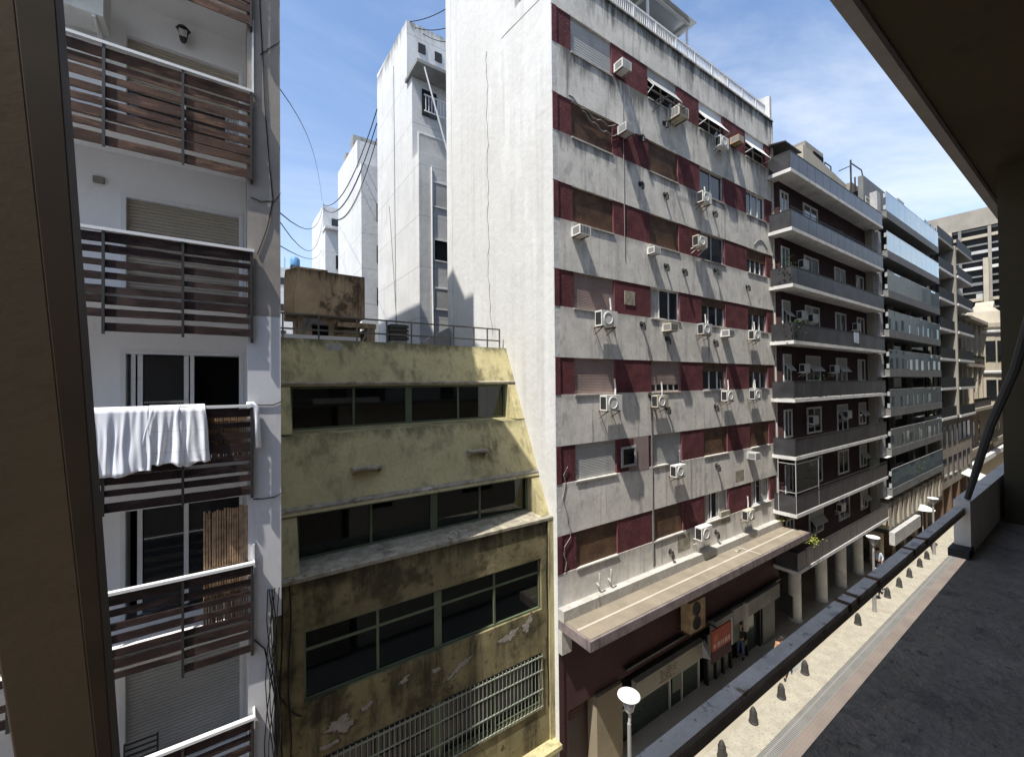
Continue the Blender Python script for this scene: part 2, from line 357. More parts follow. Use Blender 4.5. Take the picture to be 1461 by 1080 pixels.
# ------------------------------------------------------------------ red and white apartment building
D = 9.87; XL, XR = 8.32, 23.05
ZT = [12.03-2.803*k for k in range(7)]; WH = 1.183
rb = thing('apartment_building', 'tall grey and maroon banded apartment building with white side wall and many air conditioners', 'building', (XL, D, GZ))
b = MB()
b.box(XL+.2, XR, D, D+.4, ZT[0], 13.4)                         # parapet band
for k in range(7):
    z0 = ZT[k+1] if k < 6 else -7.32
    b.box(XL+.2, XR, D, D+.4, z0, ZT[k]-WH)
b.box(XR-.0, XR+.1, D-.02, D+.4, -7.3, 13.4)
b.build('facade_wall', M['facade'], rb)
b = MB(); b.box(XL+.21, XR-.01, D+.42, 17.6, GZ, 13.2); b.build('core', M['dark_int'], rb)
sw = MB().prism([(D, GZ), (D, 13.4), (11.9, 13.4), (11.9, 20.3), (17.62, 20.6), (17.62, GZ)], 'X', XL, XL+.2).build('side_wall', M['white_wall'], rb)
m_ = MB()
m_.prism([(12.72, 12.95), (12.78, 12.95), (9.9, 12.60), (9.9, 12.52)], 'X', XL-.012, XL)
m_.box(XL-.014, XL, 17.05, 17.09, 0, 20.4); m_.box(XL-.01, XL, 9.87, 9.93, -4, 13.3)
build_each(m_, 'wall_seam', M['white_rear'], sw)
pts = []
for i in range(40):
    z = 13.2-i*.29; pts.append((XL-.008, 13.86+.05*math.sin(i*.9)+.04*math.sin(i*2.3)-(.3 if i > 33 else 0)*((i-33)/6), z))
MB().tube(pts, .012, 5).build('crack_line', M['grey_conc'], sw)
BAY = [(9.14, 11.08), (13.06, 14.93), (16.47, 18.37), (20.37, 22.28)]
PIER = [(XL+.2, 9.14), (11.09, 13.06), (14.94, 16.47), (18.38, 20.37), (22.29, XR)]
P0 = {0: [(XL+.05, 9.14), (11.18, 13.04), (15.02, 16.47), (18.40, 20.37), (22.29, XR)]}
for k in range(7):
    for j, (a, c) in enumerate(PIER):
        a0 = a-.13 if j == 0 else a
        MB().box(a0 if j else XL+.2, c, D+.02, D+.4, ZT[k]-WH-.001, ZT[k]+.001).build('maroon_panel', M['brick_red'], rb)
    if True:
        MB().box(XL+.002, XL+.2, D-.012, D+.01, ZT[k]-WH, ZT[k]).build('maroon_panel', M['brick_red'], rb)
KIND = [['sg', 'aw', 'aw', 'aw'], ['sw', 'sw', 'gl', 'gw'], ['sw', 'sw', 'gl', 'hw'], ['sp', 'gc', 'hb', 'hb'],
        ['sp', 'sq', 'hb', 'hb'], ['sl', 'sl', 'sw', 'sw'], ['sw', 'sw', 'gc', 'gc']]
SH = {'sg': 'grey_shutter', 'sw': 'wood_shutter', 'sp': 'pink_shutter', 'sl': 'grey_shutter', 'sq': 'pink_shutter', 'aw': 'grey_shutter', 'hw': 'wood_shutter', 'hb': 'wood_shutter'}
for k in range(7):
    zt, zb = ZT[k], ZT[k]-WH
    for j, (a, c) in enumerate(BAY):
        kd = KIND[k][j]
        jc = PIER[j+1][0]
        # recessed maroon reveal on the right, sunlight put into its lighter red; the window frame is the part
        MB().box(c+.001, jc-.001, D+.022, D+.2, zb+.003, zt-.003).build('red_reveal', M['red_jamb'], rb)
        fr = MB()
        t = .05; y0, y1 = D+.09, D+.16
        fr.box(a, a+t, y0, y1, zb, zt); fr.box(c-t, c, y0, y1, zb, zt); fr.box(a+t, c-t, y0, y1, zb, zb+t); fr.box(a+t, c-t, y0, y1, zt-t, zt)
        fm = M['white_paint'] if kd in ('gw', 'gc') else M['alu']
        if kd[0] == 's': fm = M['rust'] if kd == 'sw' else M['pink_shutter']
        w = fr.build('window', fm, rb)
        MB().box(a-.02, jc-.02, D-.035, D+.12, zb-.055, zb-.003).build('sill', M['curb_cement'], w)
        if kd in ('sg', 'sw', 'sp', 'sl'):
            MB().slats(a+.01, c-.01, D+.08, zb+.01, zt-.01, .052 if kd != 'sg' else .09, .008).build('shutter', M[SH[kd]], w)
        if kd == 'sq':
            MB().slats(a+.01, c-.01, D+.08, zb+.27, zt-.01, .052, .008).build('shutter', M['pink_shutter'], w)
        if kd in ('hw', 'hb'):
            h = .38 if kd == 'hb' else .55
            MB().slats(a+.01, c-.01, D+.07, zt-h, zt-.01, .052, .008).build('shutter', M[SH[kd]], w)
        if kd not in ('sg', 'sw', 'sp', 'sl'):
            MB().box(a+t, c-t, D+.14, D+.155, zb+t, zt-t).build('pane', M['win_glass'], w)
            g = MB(); n = {'gl': 2, 'gw': 3, 'gc': 3, 'hb': 3, 'hw': 4, 'sq': 5, 'aw': 2}[kd]
            for i in range(1, n):
                x = a+(c-a)*i/n; g.box(x-.022, x+.022, D+.105, D+.138, zb+t, zt-t)
            if kd == 'aw': g.box(a+t, c-t, D+.10, D+.137, zb+.5, zb+.54)
            build_each(g, 'mullion', M['white_paint'] if kd != 'gl' else M['alu'], w)
        if kd == 'gc':
            cv = MB(); segs = [(a+.08, a+.62)] if k == 3 else [(a+.1, a+.5), (c-.9, c-.12)]
            for s0, s1 in segs:
                n = 14; P = []
                for i in range(n+1):
                    u = i/n
                    P.append((s0+(s1-s0)*u, D+.125+.010*math.sin(u*40)))
                for i in range(n):
                    sh = .28 if k == 3 else 0
                    (xa, ya), (xb, yb) = P[i], P[i+1]
                    cv.poly([(xa, ya, zb+.06), (xb-sh*(i/n)*0, yb, zb+.06), (xb, yb, zt-.06), (xa, ya, zt-.06)], [(0, 1, 2, 3)])
            cv.build('curtain', M['curtain'], w)
        if kd == 'aw':
            # projecting blind: upper part hangs in its guides, lower part is pushed out on two arms
            zt2 = zt-.34; zo = zb+(.34 if j == 1 else .24); yo = D-(.26 if j == 1 else .34)
            nb = 8; pf = [(D+.07, zt-.01), (D+.07, zt2)]
            cur = [(D+.06-(D+.06-yo)*(i/nb)**1.0, zt2-(zt2-zo)*(i/nb)**(1.0 if j == 1 else .92)) for i in range(nb+1)]
            pf = [(D+.07, zt-.01)]+cur+[(p[0]+.018, p[1]+.018) for p in reversed(cur)]+[(D+.088, zt-.01)]
            MB().prism(pf, 'X', a+.03, c-.03).build('blind', M['white_paint'] if j > 1 else M['grey_shutter'], w)
            am = MB()
            for x in (a+.03, c-.05): am.bar((x, D+.1, zb+.16), (x, yo+.02, zo-.01), .025); am.bar((x, D+.1, zt2-.02), (x, yo+.02, zo-.01), .02)
            build_each(am, 'blind_arm', M['white_paint'], w)
# black stained vents, conduits, roof edge
for (x, z) in [(14.0,10.09),(12.58,9.07),(12.5,7.29),(13.97,7.26),(17.45,7.33),(13.95,4.46),(15.15,4.44),(17.49,4.81),(20.21,4.43),(12.47,2.08),(13.97,1.61),(17.35,1.66),(13.91,-1.08),(17.32,-1.14),(17.36,-3.72),(14.0,-6.64),(17.22,-6.57),(12.9,-.55)]:
    v = MB(); v.tube([(x, D-.003, z+.08), (x, D-.13, z+.08), (x, D-.15, z+.02), (x, D-.15, z-.16)], .055, 8)
    v.lathe((x, D-.01, z+.08), [(.10, 0), (.10, -.012)], 10, 'Y')
    v.build('flue_vent', M['dark_metal'], rb)
cb = MB()
for x, z0_, z1_ in ((13.0, -6.9, -1.5), (22.9, -7, 13.3), (11.62, 4.4, 10.8)): cb.bar((x, D-.012, z0_), (x, D-.012, z1_), .018)
pts = [(8.62+.07*math.sin(i*1.9)+.25*max(0, math.sin(i*.7-2)), D-.012, -5.9+i*.25) for i in range(14)]
cb.tube(pts, .012, 5)
for zz, x0, x1 in ((9.35, 9.0, 11.2), (9.05, 9.6, 11.3)):
    cb.tube([(x0+(x1-x0)*i/12, D-.012, zz-.35*math.sin(i/12*2.2)+.06*math.sin(i*1.7)) for i in range(13)], .018, 5)
cb.tube([(21.0+i*.15, D-.012, 6.65+.35*math.sin(i/9*3.1)) for i in range(10)], .02, 5)
build_each(cb, 'facade_cable', M['grey_conc'], rb)
MB().box(XL+.18, XR+.1, D-.05, D+.35, 13.4, 13.5).build('parapet_coping', M['facade'], rb)
pt = MB()   # carved scars of removed units near the canopy
for (x0, x1, z0, z1) in ((14.5, 15.35, -6.75, -6.1), (17.7, 18.45, -6.3, -5.75), (11.6, 12.15, 2.8, 3.3), (18.95, 19.7, -4.6, -4.1)):
    pt.box(x0, x1, D-.004, D+.1, z0, z1)
build_each(pt, 'patched_hole', M['sill_grey'], rb)
MB().prism([(12.97, -6.9), (12.98, -3.2), (12.95, -.4), (13.07, -.35), (13.11, -2), (13.08, -4.5), (13.12, -6.9)], 'Y', D-.006, D+.03).build('stain_strip', mat('dark damp stain', (.17,.165,.155), .9, .2, var=.3, vscale=3, fine=.2), rb)
# small window cut into the second row from the canopy
MB().box(11.72, 12.8, D-.006, D+.03, -3.22, -2.0).build('patch_panel', mat('grey pink patch', (.30,.235,.22), .9, .2, var=.1, fine=.1), rb)
MB().box(11.2, 11.95, D-.012, D+.03, -2.42, -2.02).build('maroon_panel', M['brick_red'], rb)
w = MB(); w.box(11.28, 12.06, D-.05, D, -3.0, -2.92); w.box(11.28, 12.06, D-.05, D, -2.36, -2.28); w.box(11.28, 11.36, D-.05, D, -2.92, -2.36); w.box(11.98, 12.06, D-.05, D, -2.92, -2.36)
w = w.build('window', M['alu'], rb); MB().box(11.36, 11.98, D-.02, D-.01, -2.92, -2.36).build('pane', M['win_glass'], w)
# roof railing, wing walls, pergola
rl = MB(); n = 118
for i in range(n+1):
    x = 9.9+i*(XR-9.9)/n; rl.bar((x, D+.25, 13.5), (x, D+.25, 14.32), .028 if i % 12 else .06)
rl.bar((9.9, D+.25, 14.34), (XR, D+.25, 14.34), .06); rl.bar((9.9, D+.25, 13.62), (XR, D+.25, 13.62), .04)
rl.build('roof_railing', M['white_paint'], rb)
wg = MB(); wg.prism([(D+.45, 13.2), (D+.45, 14.55), (11.4, 15.2), (11.4, 13.2)], 'X', 19.3, 19.6); wg.prism([(D+.02, 13.45), (D+.02, 14.75), (11.2, 15.1), (11.2, 13.45)], 'X', XR-.12, XR+.09)
wg.prism([(11.2, 13.2), (11.2, 14.6), (12, 14.8), (12, 13.2)], 'X', 15.2, 19.1)
build_each(wg, 'roof_wall', M['white_rear'], rb)
pg = MB(); x0, x1, y0, y1, z = 11.4, 16.9, 10.55, 12.3, 16.0
for x in (x0, (x0+x1)/2, x1):
    pg.bar((x, y0, z), (x, y1, z), .10)
    pg.bar((x, y0+.1, 13.2), (x, y0+.1, z), .08); pg.bar((x, y1-.1, 13.2), (x, y1-.1, z), .08)
for y in (y0, (y0+y1)/2, y1): pg.bar((x0, y, z), (x1, y, z), .10)
pgo = pg.build('roof_pergola', M['white_paint'], rb)
MB().box(x0-.2, x1+.3, y0-.2, y1+.2, z+.07, z+.11).build('pergola_sheet', glass_mat('milky roof sheet', (.6,.62,.62), .1, .2, (.55,.56,.56), .75), pgo)
MB().box(XL+.2, 11.2, 12.1, 17.6, 13.2, 20.2).build('penthouse', M['white_rear'], rb)
# canopy
cn = MB().box(XL, XR, 8.48, D-.002, -7.62, -7.33).build('canopy', M['canopy_side'], rb)
MB().box(XL+.07, XR-.06, 8.56, 9.6, -7.40, -7.312).build('canopy_screed', M['canopy_top'], cn)
l_ = MB(); l_.prism([(9.04, -7.309), (9.04, -7.303), (9.12, -7.303), (9.12, -7.309)], 'X', XL+.08, XR-.07); l_.box(18.4, 18.46, 8.57, 9.04, -7.309, -7.304); l_.box(18.4, 18.46, 9.12, 9.59, -7.309, -7.304)
build_each(l_, 'joint_line', M['canopy_line'], cn)
u = MB(); u.box(XL, 14.9, 9.60, D-.004, -7.329, -6.98); u.box(14.9, 22.98, 9.60, D-.004, -7.329, -7.0); build_each(u, 'kerb_upstand', M['curb_cement'], cn)
v = MB()
for x in (10.0, 10.55): v.tube([(x, D-.02, -6.66), (x, D-.14, -6.72), (x, D-.16, -6.45), (x, D-.15, -6.3)], .035, 7)
build_each(v, 'stub_pipe', M['curb_cement'], rb)
v = MB(); v.tube([(17.9, 9.4, -7.29), (18.1, 9.3, -7.26), (18.3, 9.42, -7.28)], .04, 6); v.box(17.8, 18.0, 9.25, 9.45, -7.31, -7.27); v.build('rubble', M['sill_grey'], cn)
# lower wall, doors, shopfront
mw = MB()
mw.box(XL+.2, XR, D+.03, D+.4, -10.35, -7.62); mw.box(XL+.2, 8.72, D+.03, D+.4, GZ, -10.35); mw.box(XL-.0, XL+.2, D-.01, D+.0, GZ, -7.62)
build_each(mw, 'lower_wall', M['maroon'], rb)
MB().box(XL-.005, 8.72, D-.18, D-.012, -8.35, -7.62).build('canopy_bracket', M['curb_cement'], rb)
MB().box(XL+.2, XR, 10.9, 11.0, GZ, -10.3).build('shop_back', M['dark_int'], rb)
dr = MB(); dr.box(8.72, 9.85, D+.33, D+.39, GZ, -10.35); dr = dr.build('door', mat('dark door', (.03,.012,.012), .5, .4), rb)
pl = MB(); pl.box(8.95, 9.45, D+.29, D+.325, -10.95, -10.62); pl.build('door_plaque', M['maroon'], dr)
tx = MB()
for r_ in range(2):
    for i in range(7):
        x = 9.0+i*.06; tx.box(x, x+.035, D+.283, D+.289, -10.75-r_*.12, -10.68-r_*.12)
tx.build('plaque_lettering', M['sign_text'], dr)
MB().box(9.85, 11.08, D-.1, D+.5, GZ, -10.35).build('stone_pillar', M['beige_pillar'], rb)
sf = MB(); sf.box(11.08, 16.3, D+.30, D+.34, GZ, -11.2); sf = sf.build('shop_window', M['shop_glass'], rb)
f = MB()
for x in (11.10, 14.2, 15.0, 16.2): f.box(x, x+.07, D+.24, D+.298, GZ, -11.2)
f.box(11.1, 16.2, D+.25, D+.297, -11.75, -11.70); build_each(f, 'shop_frame', M['alu'], sf)
f = MB(); f.box(12.2, 14.1, D+.28, D+.299, -11.66, -11.25); f.build('blind', M['shop_panel'], sf)
f = MB()
for i, x in enumerate((16.75, 17.35, 17.95)): f.box(x, x+.5, D+.2, D+.26, GZ+.05, -10.9)
f.box(18.6, 19.9, D+.2, D+.26, GZ+.9, -10.9); f.box(14.35, 14.95, D+.2, D+.235, GZ+.6, -11.1)
build_each(f, 'shop_panel', M['shop_panel'], rb)
f = MB()
for x in (16.62, 17.28, 17.88, 18.5, 19.95, 21.2): f.box(x, x+.08, D+.1, D+.27, GZ, -10.75)
build_each(f, 'shop_post', M['black'], rb)
MB().box(20.0, 21.2, D+.25, D+.3, GZ, -10.75).build('shop_window', M['shop_glass'], rb)
MB().box(21.4, 22.6, D+.05, D+.1, GZ, -10.8).build('roller_door', M['b_grey'], rb)
fs = MB()
for a, c, zz in ((16.7, 18.1, 0), (18.15, 19.3, .05), (19.35, 22.5, .02)): fs.box(a, c, 9.62, D+.02, -10.75+zz, -10.08+zz)
build_each(fs, 'shop_fascia', M['grey_conc'], rb)
MB().box(11.3, 22.9, 9.75, D+.02, -10.06, -9.98).build('fascia_lid', M['dark_metal'], rb)
MB().box(18.95, 19.15, 9.5, 9.62, -11.2, -9.95).build('fascia_bracket', M['curb_cement'], rb)

# the long cream sign with five small lines of lettering
sg = thing('shop_sign', 'long cream shop sign with five short lines of small brown lettering', 'sign', (13.8, 9.7, -11.2))
MB().box(11.7, 15.95, 9.66, D+.02, -11.2, -10.57).build('board', M['sign_cream'], sg)
tx = MB()
for r_ in range(5):
    x = 13.0+.05*(r_ % 2); xe = x+(1.0, .92, .98, .62, .9)[r_]; z = -10.66-r_*.10
    while x < xe:
        wd = R.choice((.03, .045, .05)); h = R.choice((.045, .05, .06))
        if R.random() > .15:
            tx.box(x, x+.012, 9.652, 9.659, z-h, z); tx.box(x+.012, x+wd, 9.652, 9.659, z-R.choice((.012, h)), z-R.choice((0, h-.012, h/2))+.0)
        x += wd+.018
tx.build('lettering', M['sign_text'], sg)
MB().prism([(9.655, -11.2), (9.655, -10.57), (9.3, -11.1)], 'X', 15.75, 15.95).build('end_bracket', M['alu'], sg)
# red hanging sign
rs = thing('hanging_sign', 'red brown projecting sign with orange square emblem and one line of white lettering', 'sign', (16.0, 9.03, -10.55))
MB().box(15.35, 16.75, 9.0, 9.06, -10.50, -9.72).build('board', M['sign_red'], rs)
MB().box(15.35, 16.75, 9.0, 9.06, -10.95, -10.502).build('lower_board', M['maroon'], rs)
MB().box(16.75, 16.83, 8.98, 9.08, -10.7, -9.6).build('post', M['curb_cement'], rs)
em = MB()
for i in range(4): em.box(15.45, 15.75, 8.992, 8.998, -10.16+i*.085, -10.13+i*.085)
for i in range(4): em.box(15.45+i*.09, 15.48+i*.09, 8.986, 8.9915, -10.16, -9.875)
em.build('emblem', mat('orange emblem paint', (.62,.22,.10), .6, .3), rs)
tx = MB()
x = 15.45
for ch in 'HIOSESOEA':
    w_ = .09
    def st(a, c, e, g): tx.box(x+a, x+c, 8.992, 8.998, -10.40+e, -10.40+g)
    st(0, .022, 0, .17)
    if ch in 'HOA': st(.07, .092, 0, .17)
    if ch in 'OSEA': st(.022, .07, .148, .17)
    if ch in 'OSE': st(.022, .07, 0, .022)
    if ch in 'HSEA': st(.022, .07, .075, .097)
    x += .135
tx.build('lettering', M['sign_white'], rs)
MB().bar((16.0, 9.06, -9.85), (16.0, D+.02, -9.85), .05).build('arm', M['dark_metal'], rs)
ws = thing('blank_sign', 'black blank sign board projecting at the far end of the shop fascia', 'sign', (22.6, 9.4, -11.55))
MB().prism([(9.69, -10.5), (9.09, -10.55), (9.09, -11.6), (9.69, -11.42)], 'X', 22.56, 22.64).build('board', M['black'], ws)
MB().bar((22.6, 9.69, -10.9), (22.6, D+.04, -10.9), .05).build('arm', M['dark_metal'], ws)

# ------------------------------------------------------------------ air conditioners
def win_ac(m1='ac_white', dark=True):
    t = thing('window_air_conditioner', 'x', 'air conditioner')
    w, d, h = .66, .5, .42
    k = MB(); k.box(-w/2, w/2, -d, 0, 0, h); c = k.build('casing', M[m1], t)
    g = MB()
    for i in range(6): g.box(-w/2+.06+i*.09, -w/2+.105+i*.09, -d-.006, -d+.002, .05, h-.05)
    g.build('front_grille', M['ac_dark'] if dark else M['ac_grey'], t)
    g = MB()
    g.box(-w/2-.003, -w/2+.004, -d+.05, -d+.41, .06, h-.06)
    for i in range(3): g.box(-w/2-.006, -w/2+.002, -d+.06+i*.13, -d+.14+i*.13, .08, h-.08)
    g.build('side_louvre', M['ac_grey'], t)
    b_ = MB(); b_.bar((-w/2+.08, 0, -.02), (-w/2+.08, -d*.9, -.02), .03); b_.bar((w/2-.08, 0, -.02), (w/2-.08, -d*.9, -.02), .03)
    build_each(b_, 'bracket', M['rust'], t)
    return t
def split_ac(hose=1, fans=1):
    t = thing('outdoor_air_conditioner', 'x', 'air conditioner')
    w, d, h = .82, .30, .56
    off = .14
    k = MB(); k.box(-w/2, w/2, -d-off, -off, 0, h); k.build('casing', M['ac_white'], t)
    f = MB(); nf = fans
    f.lathe((-.08, -d-off-.001, h/2), [(.235, .0), (.235, -.016), (.20, -.022), (.19, -.008)], 22, 'Y')
    f.build('fan_ring', M['ac_white'], t)
    f = MB(); f.lathe((-.08, -d-off-.002, h/2), [(.19, 0), (.19, -.004)], 22, 'Y')
    f.build('fan_grille', M['ac_grey'], t)
    g = MB(); g.box(-w/2-.003, -w/2+.004, -d-off+.03, -off-.03, .05, h-.06)
    for i in range(5):
        for q in range(3): g.box(-w/2-.006, -w/2+.002, -d-off+.035+q*.085, -d-off+.10+q*.085, .06+i*.095, .115+i*.095)
    g.build('side_louvre', M['ac_dark'], t)
    b_ = MB()
    for x in (-w/2+.1, w/2-.1): b_.bar((x, 0, -.025), (x, -d-off, -.025), .04); b_.bar((x, -.02, -.28), (x, -d-off+.05, -.04), .025)
    build_each(b_, 'bracket', M['rust'] if hose else M['ac_white'], t)
    if hose:
        p = MB(); p.tube([(w/2-.02, -off-.1, .15), (w/2+.1, -off-.02, .16), (w/2+.13, -.05, .3), (w/2+.12, -.04, .55), (w/2+.08+.06*hose, -.035, .8), (w/2+.10, -.03, 1.15)], .032, 7)
        p.build('hose', M['hose'], t)
    return t
ROWN = ['top row', 'second row from the top', 'third row from the top', 'fourth row from the top', 'fifth row from the top', 'sixth row from the top', 'lowest row']
WA = [(11.4,10.93,0,'ac_white','white window air conditioner on the maroon panel right of the grey shutter, top row'),
      (14.56,10.35,1,'ac_white','big boxy window air conditioner under the first raised blind and clothes rack'),
      (19.17,10.85,0,'ac_tan','small rusty tan window air conditioner on the maroon panel between raised blinds'),
      (11.55,8.75,0,'ac_white','white window air conditioner on the maroon panel between two closed brown shutters, second row'),
      (9.30,4.68,1,'ac_white','window air conditioner under the leftmost brown shutter, third row from the top'),
      (13.07,4.72,0,'ac_white','small window air conditioner left below the second brown shutter, third row'),
      (13.95,1.9,1,'ac_white','window air conditioner under the curtained window of the fourth row'),
      (18.11,1.92,1,'ac_white','small window air conditioner with dark front below a maroon panel, fourth row'),
      (20.23,-3.7,0,'ac_white','small window air conditioner under the far right shutter, second row above canopy')]
pa = None
for x, z, dk, m1, lab in WA:
    t = win_ac(m1, bool(dk)); t.location = (x, D, z); t['label'] = lab; t['group'] = 'window air conditioners on the banded facade'
    k_ = .95 if (z > 10 and 14 < x < 15) else .58 if (z > 4 and 12 < x < 13.2) else .72
    t.scale = (k_, k_*1.12, k_); t.location.z = z+.21*(1-k_)
SA = [(17.78,10.2,0,'split unit on a bracket under the middle raised blind of the top row'),
      (16.33,7.4,1,'split unit with white hose beside the dark open window of the second row'),
      (15.97,5.5,0,'split unit set high against the third window of the third row'),
      (10.32,1.85,1,'large split unit under the faded pink shutter of the fourth row'),
      (16.23,1.9,1,'split unit under the half open third window of the fourth row'),
      (20.41,1.9,1,'split unit under the far right window of the fourth row'),
      (10.5,-.95,1,'large split unit under the leftmost pink shutter of the fifth row'),
      (13.18,-.98,1,'split unit under the almost closed pink shutter of the fifth row'),
      (17.96,-.9,1,'split unit under the maroon panel between third and fourth windows, fifth row'),
      (20.38,-.9,1,'split unit under the far right window of the fifth row'),
      (14.25,-3.7,1,'split unit under the second light shutter, second row above canopy'),
      (15.85,-6.4,0,'large split unit just above the canopy left of the curtained window'),
      (19.54,-6.38,1,'split unit just above the canopy below the last maroon panel')]
p1 = split_ac(1); p0 = split_ac(0)
used = set()
for x, z, hs, lab in SA:
    src = p1 if hs else p0
    t = src if hs not in used else copy_tree(src)
    used.add(hs)
    t.location = (x, D, z); t['label'] = 'white '+lab; t['group'] = 'split air conditioners on the banded facade'
    k_ = .92 if 'large' in lab else .80
    t.scale = (k_, k_*1.1, k_); t.location.z = z+.28*(1-k_)
M['ac_aged'] = mat('yellowed plastic casing', (.52,.48,.38), .6, .3, var=.1, vscale=4, fine=.08, streak=((.25,.19,.12), .7, 7, 1.2, .46))
M['ac_pale_grey'] = mat('dusty grey casing', (.46,.46,.44), .6, .3, var=.1, vscale=4, fine=.08, streak=((.22,.2,.17), .7, 7, 1.2, .46))
for i_, o in enumerate([q for q in C.objects if q.name.startswith('casing')]):
    pick = ('ac_white', 'ac_aged', 'ac_white', 'ac_pale_grey', 'ac_white')[i_ % 5]
    if o.data.materials[0] == M['ac_white'] and pick != 'ac_white':
        o.material_slots[0].link = 'OBJECT'; o.material_slots[0].material = M[pick]
# twin fan unit below the canopy
t = thing('twin_fan_air_conditioner', 'tall tan air conditioner with two stacked fans under the canopy', 'air conditioner', (15.05, D, -9.75))
MB().box(14.5, 15.55, 9.38, D-.1, -9.72, -8.55).build('casing', M['ac_tan'], t)
for zz in (-8.85, -9.4):
    f = MB(); f.lathe((14.95, 9.378, zz), [(.26, 0), (.26, -.02), (.21, -.02), (.2, -.004), (.05, -.004), (.05, -.02)], 20, 'Y'); f.build('fan', M['ac_dark'], t)
b_ = MB(); b_.bar((14.5, D+.03, -9.75), (14.5, 9.35, -9.75), .05); b_.bar((15.5, D+.03, -9.75), (15.5, 9.35, -9.75), .05); build_each(b_, 'bracket', M['rust'], t)
# clothes rack outside the first raised blind
t = thing('clothes_rack', 'folding wall clothes rack with thin arms below the first raised blind', 'clothes rack', (13.7, D, 10.5))
k = MB()
for x in (13.3, 14.4): k.bar((x, D, 10.75), (x, D-.75, 10.55), .03); k.bar((x, D, 10.35), (x, D-.6, 10.58), .025)
for i in range(5): k.bar((13.2, D-.15-.14*i, 10.72-.035*i), (14.5, D-.15-.14*i, 10.72-.035*i), .014)
k.build('frame', M['dark_metal'], t)

# ------------------------------------------------------------------ olive building with the sloped front
gb = thing('office_building', 'stained olive low building with sloping upper front and dark strip windows', 'building', (4.5, 10.1, GZ))
GX0, GX1 = .74, 8.315
def SY(z): return 12.67-.443*(1.31-z)
p1_ = MB().prism([(SY(1.31), 1.31), (SY(.06), .06), (SY(.06)+.02, -.02), (12.6, -.03), (12.92, 1.31)], 'X', GX0, GX1)
p1_.build('sloped_panel', M['olive'], gb)
MB().prism([(SY(-1.25), -1.25), (SY(-2.88), -2.88), (SY(-2.88)-.03, -2.90), (SY(-2.98)-.03, -3.02), (11.4, -3.05), (12.5, -1.22), (12.3, -1.19)], 'X', GX0, GX1).build('sloped_panel', M['olive'], gb)
l_ = MB(); l_.prism([(SY(.06)-.03, .03), (SY(.06)-.03, .07), (SY(.1), .1), (SY(.06)+.02, .0)], 'X', GX0, GX1-.005)
l_.prism([(SY(-2.88)-.05, -3.0), (SY(-2.88)-.05, -2.90), (SY(-2.80)-.003, -2.82), (SY(-2.98), -3.01)], 'X', GX0, GX1-.005); build_each(l_, 'drip_edge', M['sill_grey'], gb)
# fins at both ends, following the slope
for nm, x0, x1 in (('a', GX0+.002, 1.20), ('b', 8.0, GX1-.004)):
    f = MB()
    f.prism([(SY(.0)+.006, -.031), (SY(-1.25)+.006, -1.218), (12.7, -1.218), (12.7, -.031)], 'X', x0, x1)
    f.prism([(SY(-3.0)+.006, -3.055), (SY(-4.2)+.006, -4.18), (11.4, -4.18), (11.4, -3.055)], 'X', x0, x1)
    build_each(f, 'side_fin', M['olive'], gb)
# vertical lower wall with openings
lw = MB(); Y0, Y1 = 10.1, 10.45; xa, xb = 1.25, 7.86
def lband(z0, z1): lw.box(GX0, GX1-.003, Y0, Y1, z0, z1)
lband(-5.40, -4.28); lband(-8.28, -6.97); lband(-11.1, -10.0)
for z0, z1 in ((-6.97, -5.40), (-10.0, -8.28)):
    lw.box(GX0, xa, Y0, Y1, z0, z1); lw.box(xb, GX1-.003, Y0, Y1, z0, z1)
lw.box(GX0, 7.0, Y0, Y1, GZ, -11.1); lw.box(8.1, GX1-.003, Y0, Y1, GZ, -11.1)
lw.box(.40, GX0-.005, Y0+.05, Y1, GZ, -4.21)
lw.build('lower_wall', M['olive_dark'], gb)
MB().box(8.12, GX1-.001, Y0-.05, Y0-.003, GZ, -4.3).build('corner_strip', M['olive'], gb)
sl = MB(); sl.prism([(Y0-.06, -4.28), (Y0-.06, -4.20), (11.15, -4.14), (11.4, -4.17), (Y1, -4.28)], 'X', GX0, GX1-.002); sl.build('sill_ledge', M['sill_grey'], gb)
MB().box(GX0+.02, GX1-.02, 10.9, 33, GZ, -4.4).build('core', M['dark_int'], gb)
MB().box(GX0+.02, GX1-.02, 12.94, 33, -.4, .9).build('roof_deck', M['roof_floor'], gb)
bk = MB(); bk.box(GX0+.02, GX1-.02, 14.3, 14.4, -4.4, .4); bk.build('back_wall', M['dark_int'], gb)
def strip_window(x0, x1, y, z0, z1, mulls, transom=None, big=()):
    f = MB(); t = .055
    f.box(x0, x1, y-.05, y+.03, z0, z0+t); f.box(x0, x1, y-.05, y+.03, z1-t, z1); f.box(x0, x0+t, y-.05, y+.03, z0+t, z1-t); f.box(x1-t, x1, y-.05, y+.03, z0+t, z1-t)
    for mx in mulls: f.box(mx-.03, mx+.03, y-.045, y+.025, z0+t, z1-t)
    for mx in big: f.box(mx-.10, mx+.10, y-.055, y+.03, z0+t, z1-t); 
    if transom:
        xs = [x0+t]+sorted([m_-.03 for m_ in mulls]+[m_-.10 for m_ in big]); xe = sorted([m_+.03 for m_ in mulls]+[m_+.10 for m_ in big])
        for a, c in zip([x0+t]+xe, sorted([m_-.03 for m_ in mulls]+[m_-.10 for m_ in big])+[x1-t]): f.box(a, c, y-.04, y+.02, transom-.03, transom+.03)
    w = f.build('strip_window', M['olive_frame'], gb)
    MB().box(x0+t, x1-t, y-.005, y+.005, z0+t, z1-t).build('pane', M['strip_glass'], w)
    return w
M['strip_glass'] = glass_mat('dark strip glass', (.16,.18,.17), .02, .03, (.004,.005,.005), .6)
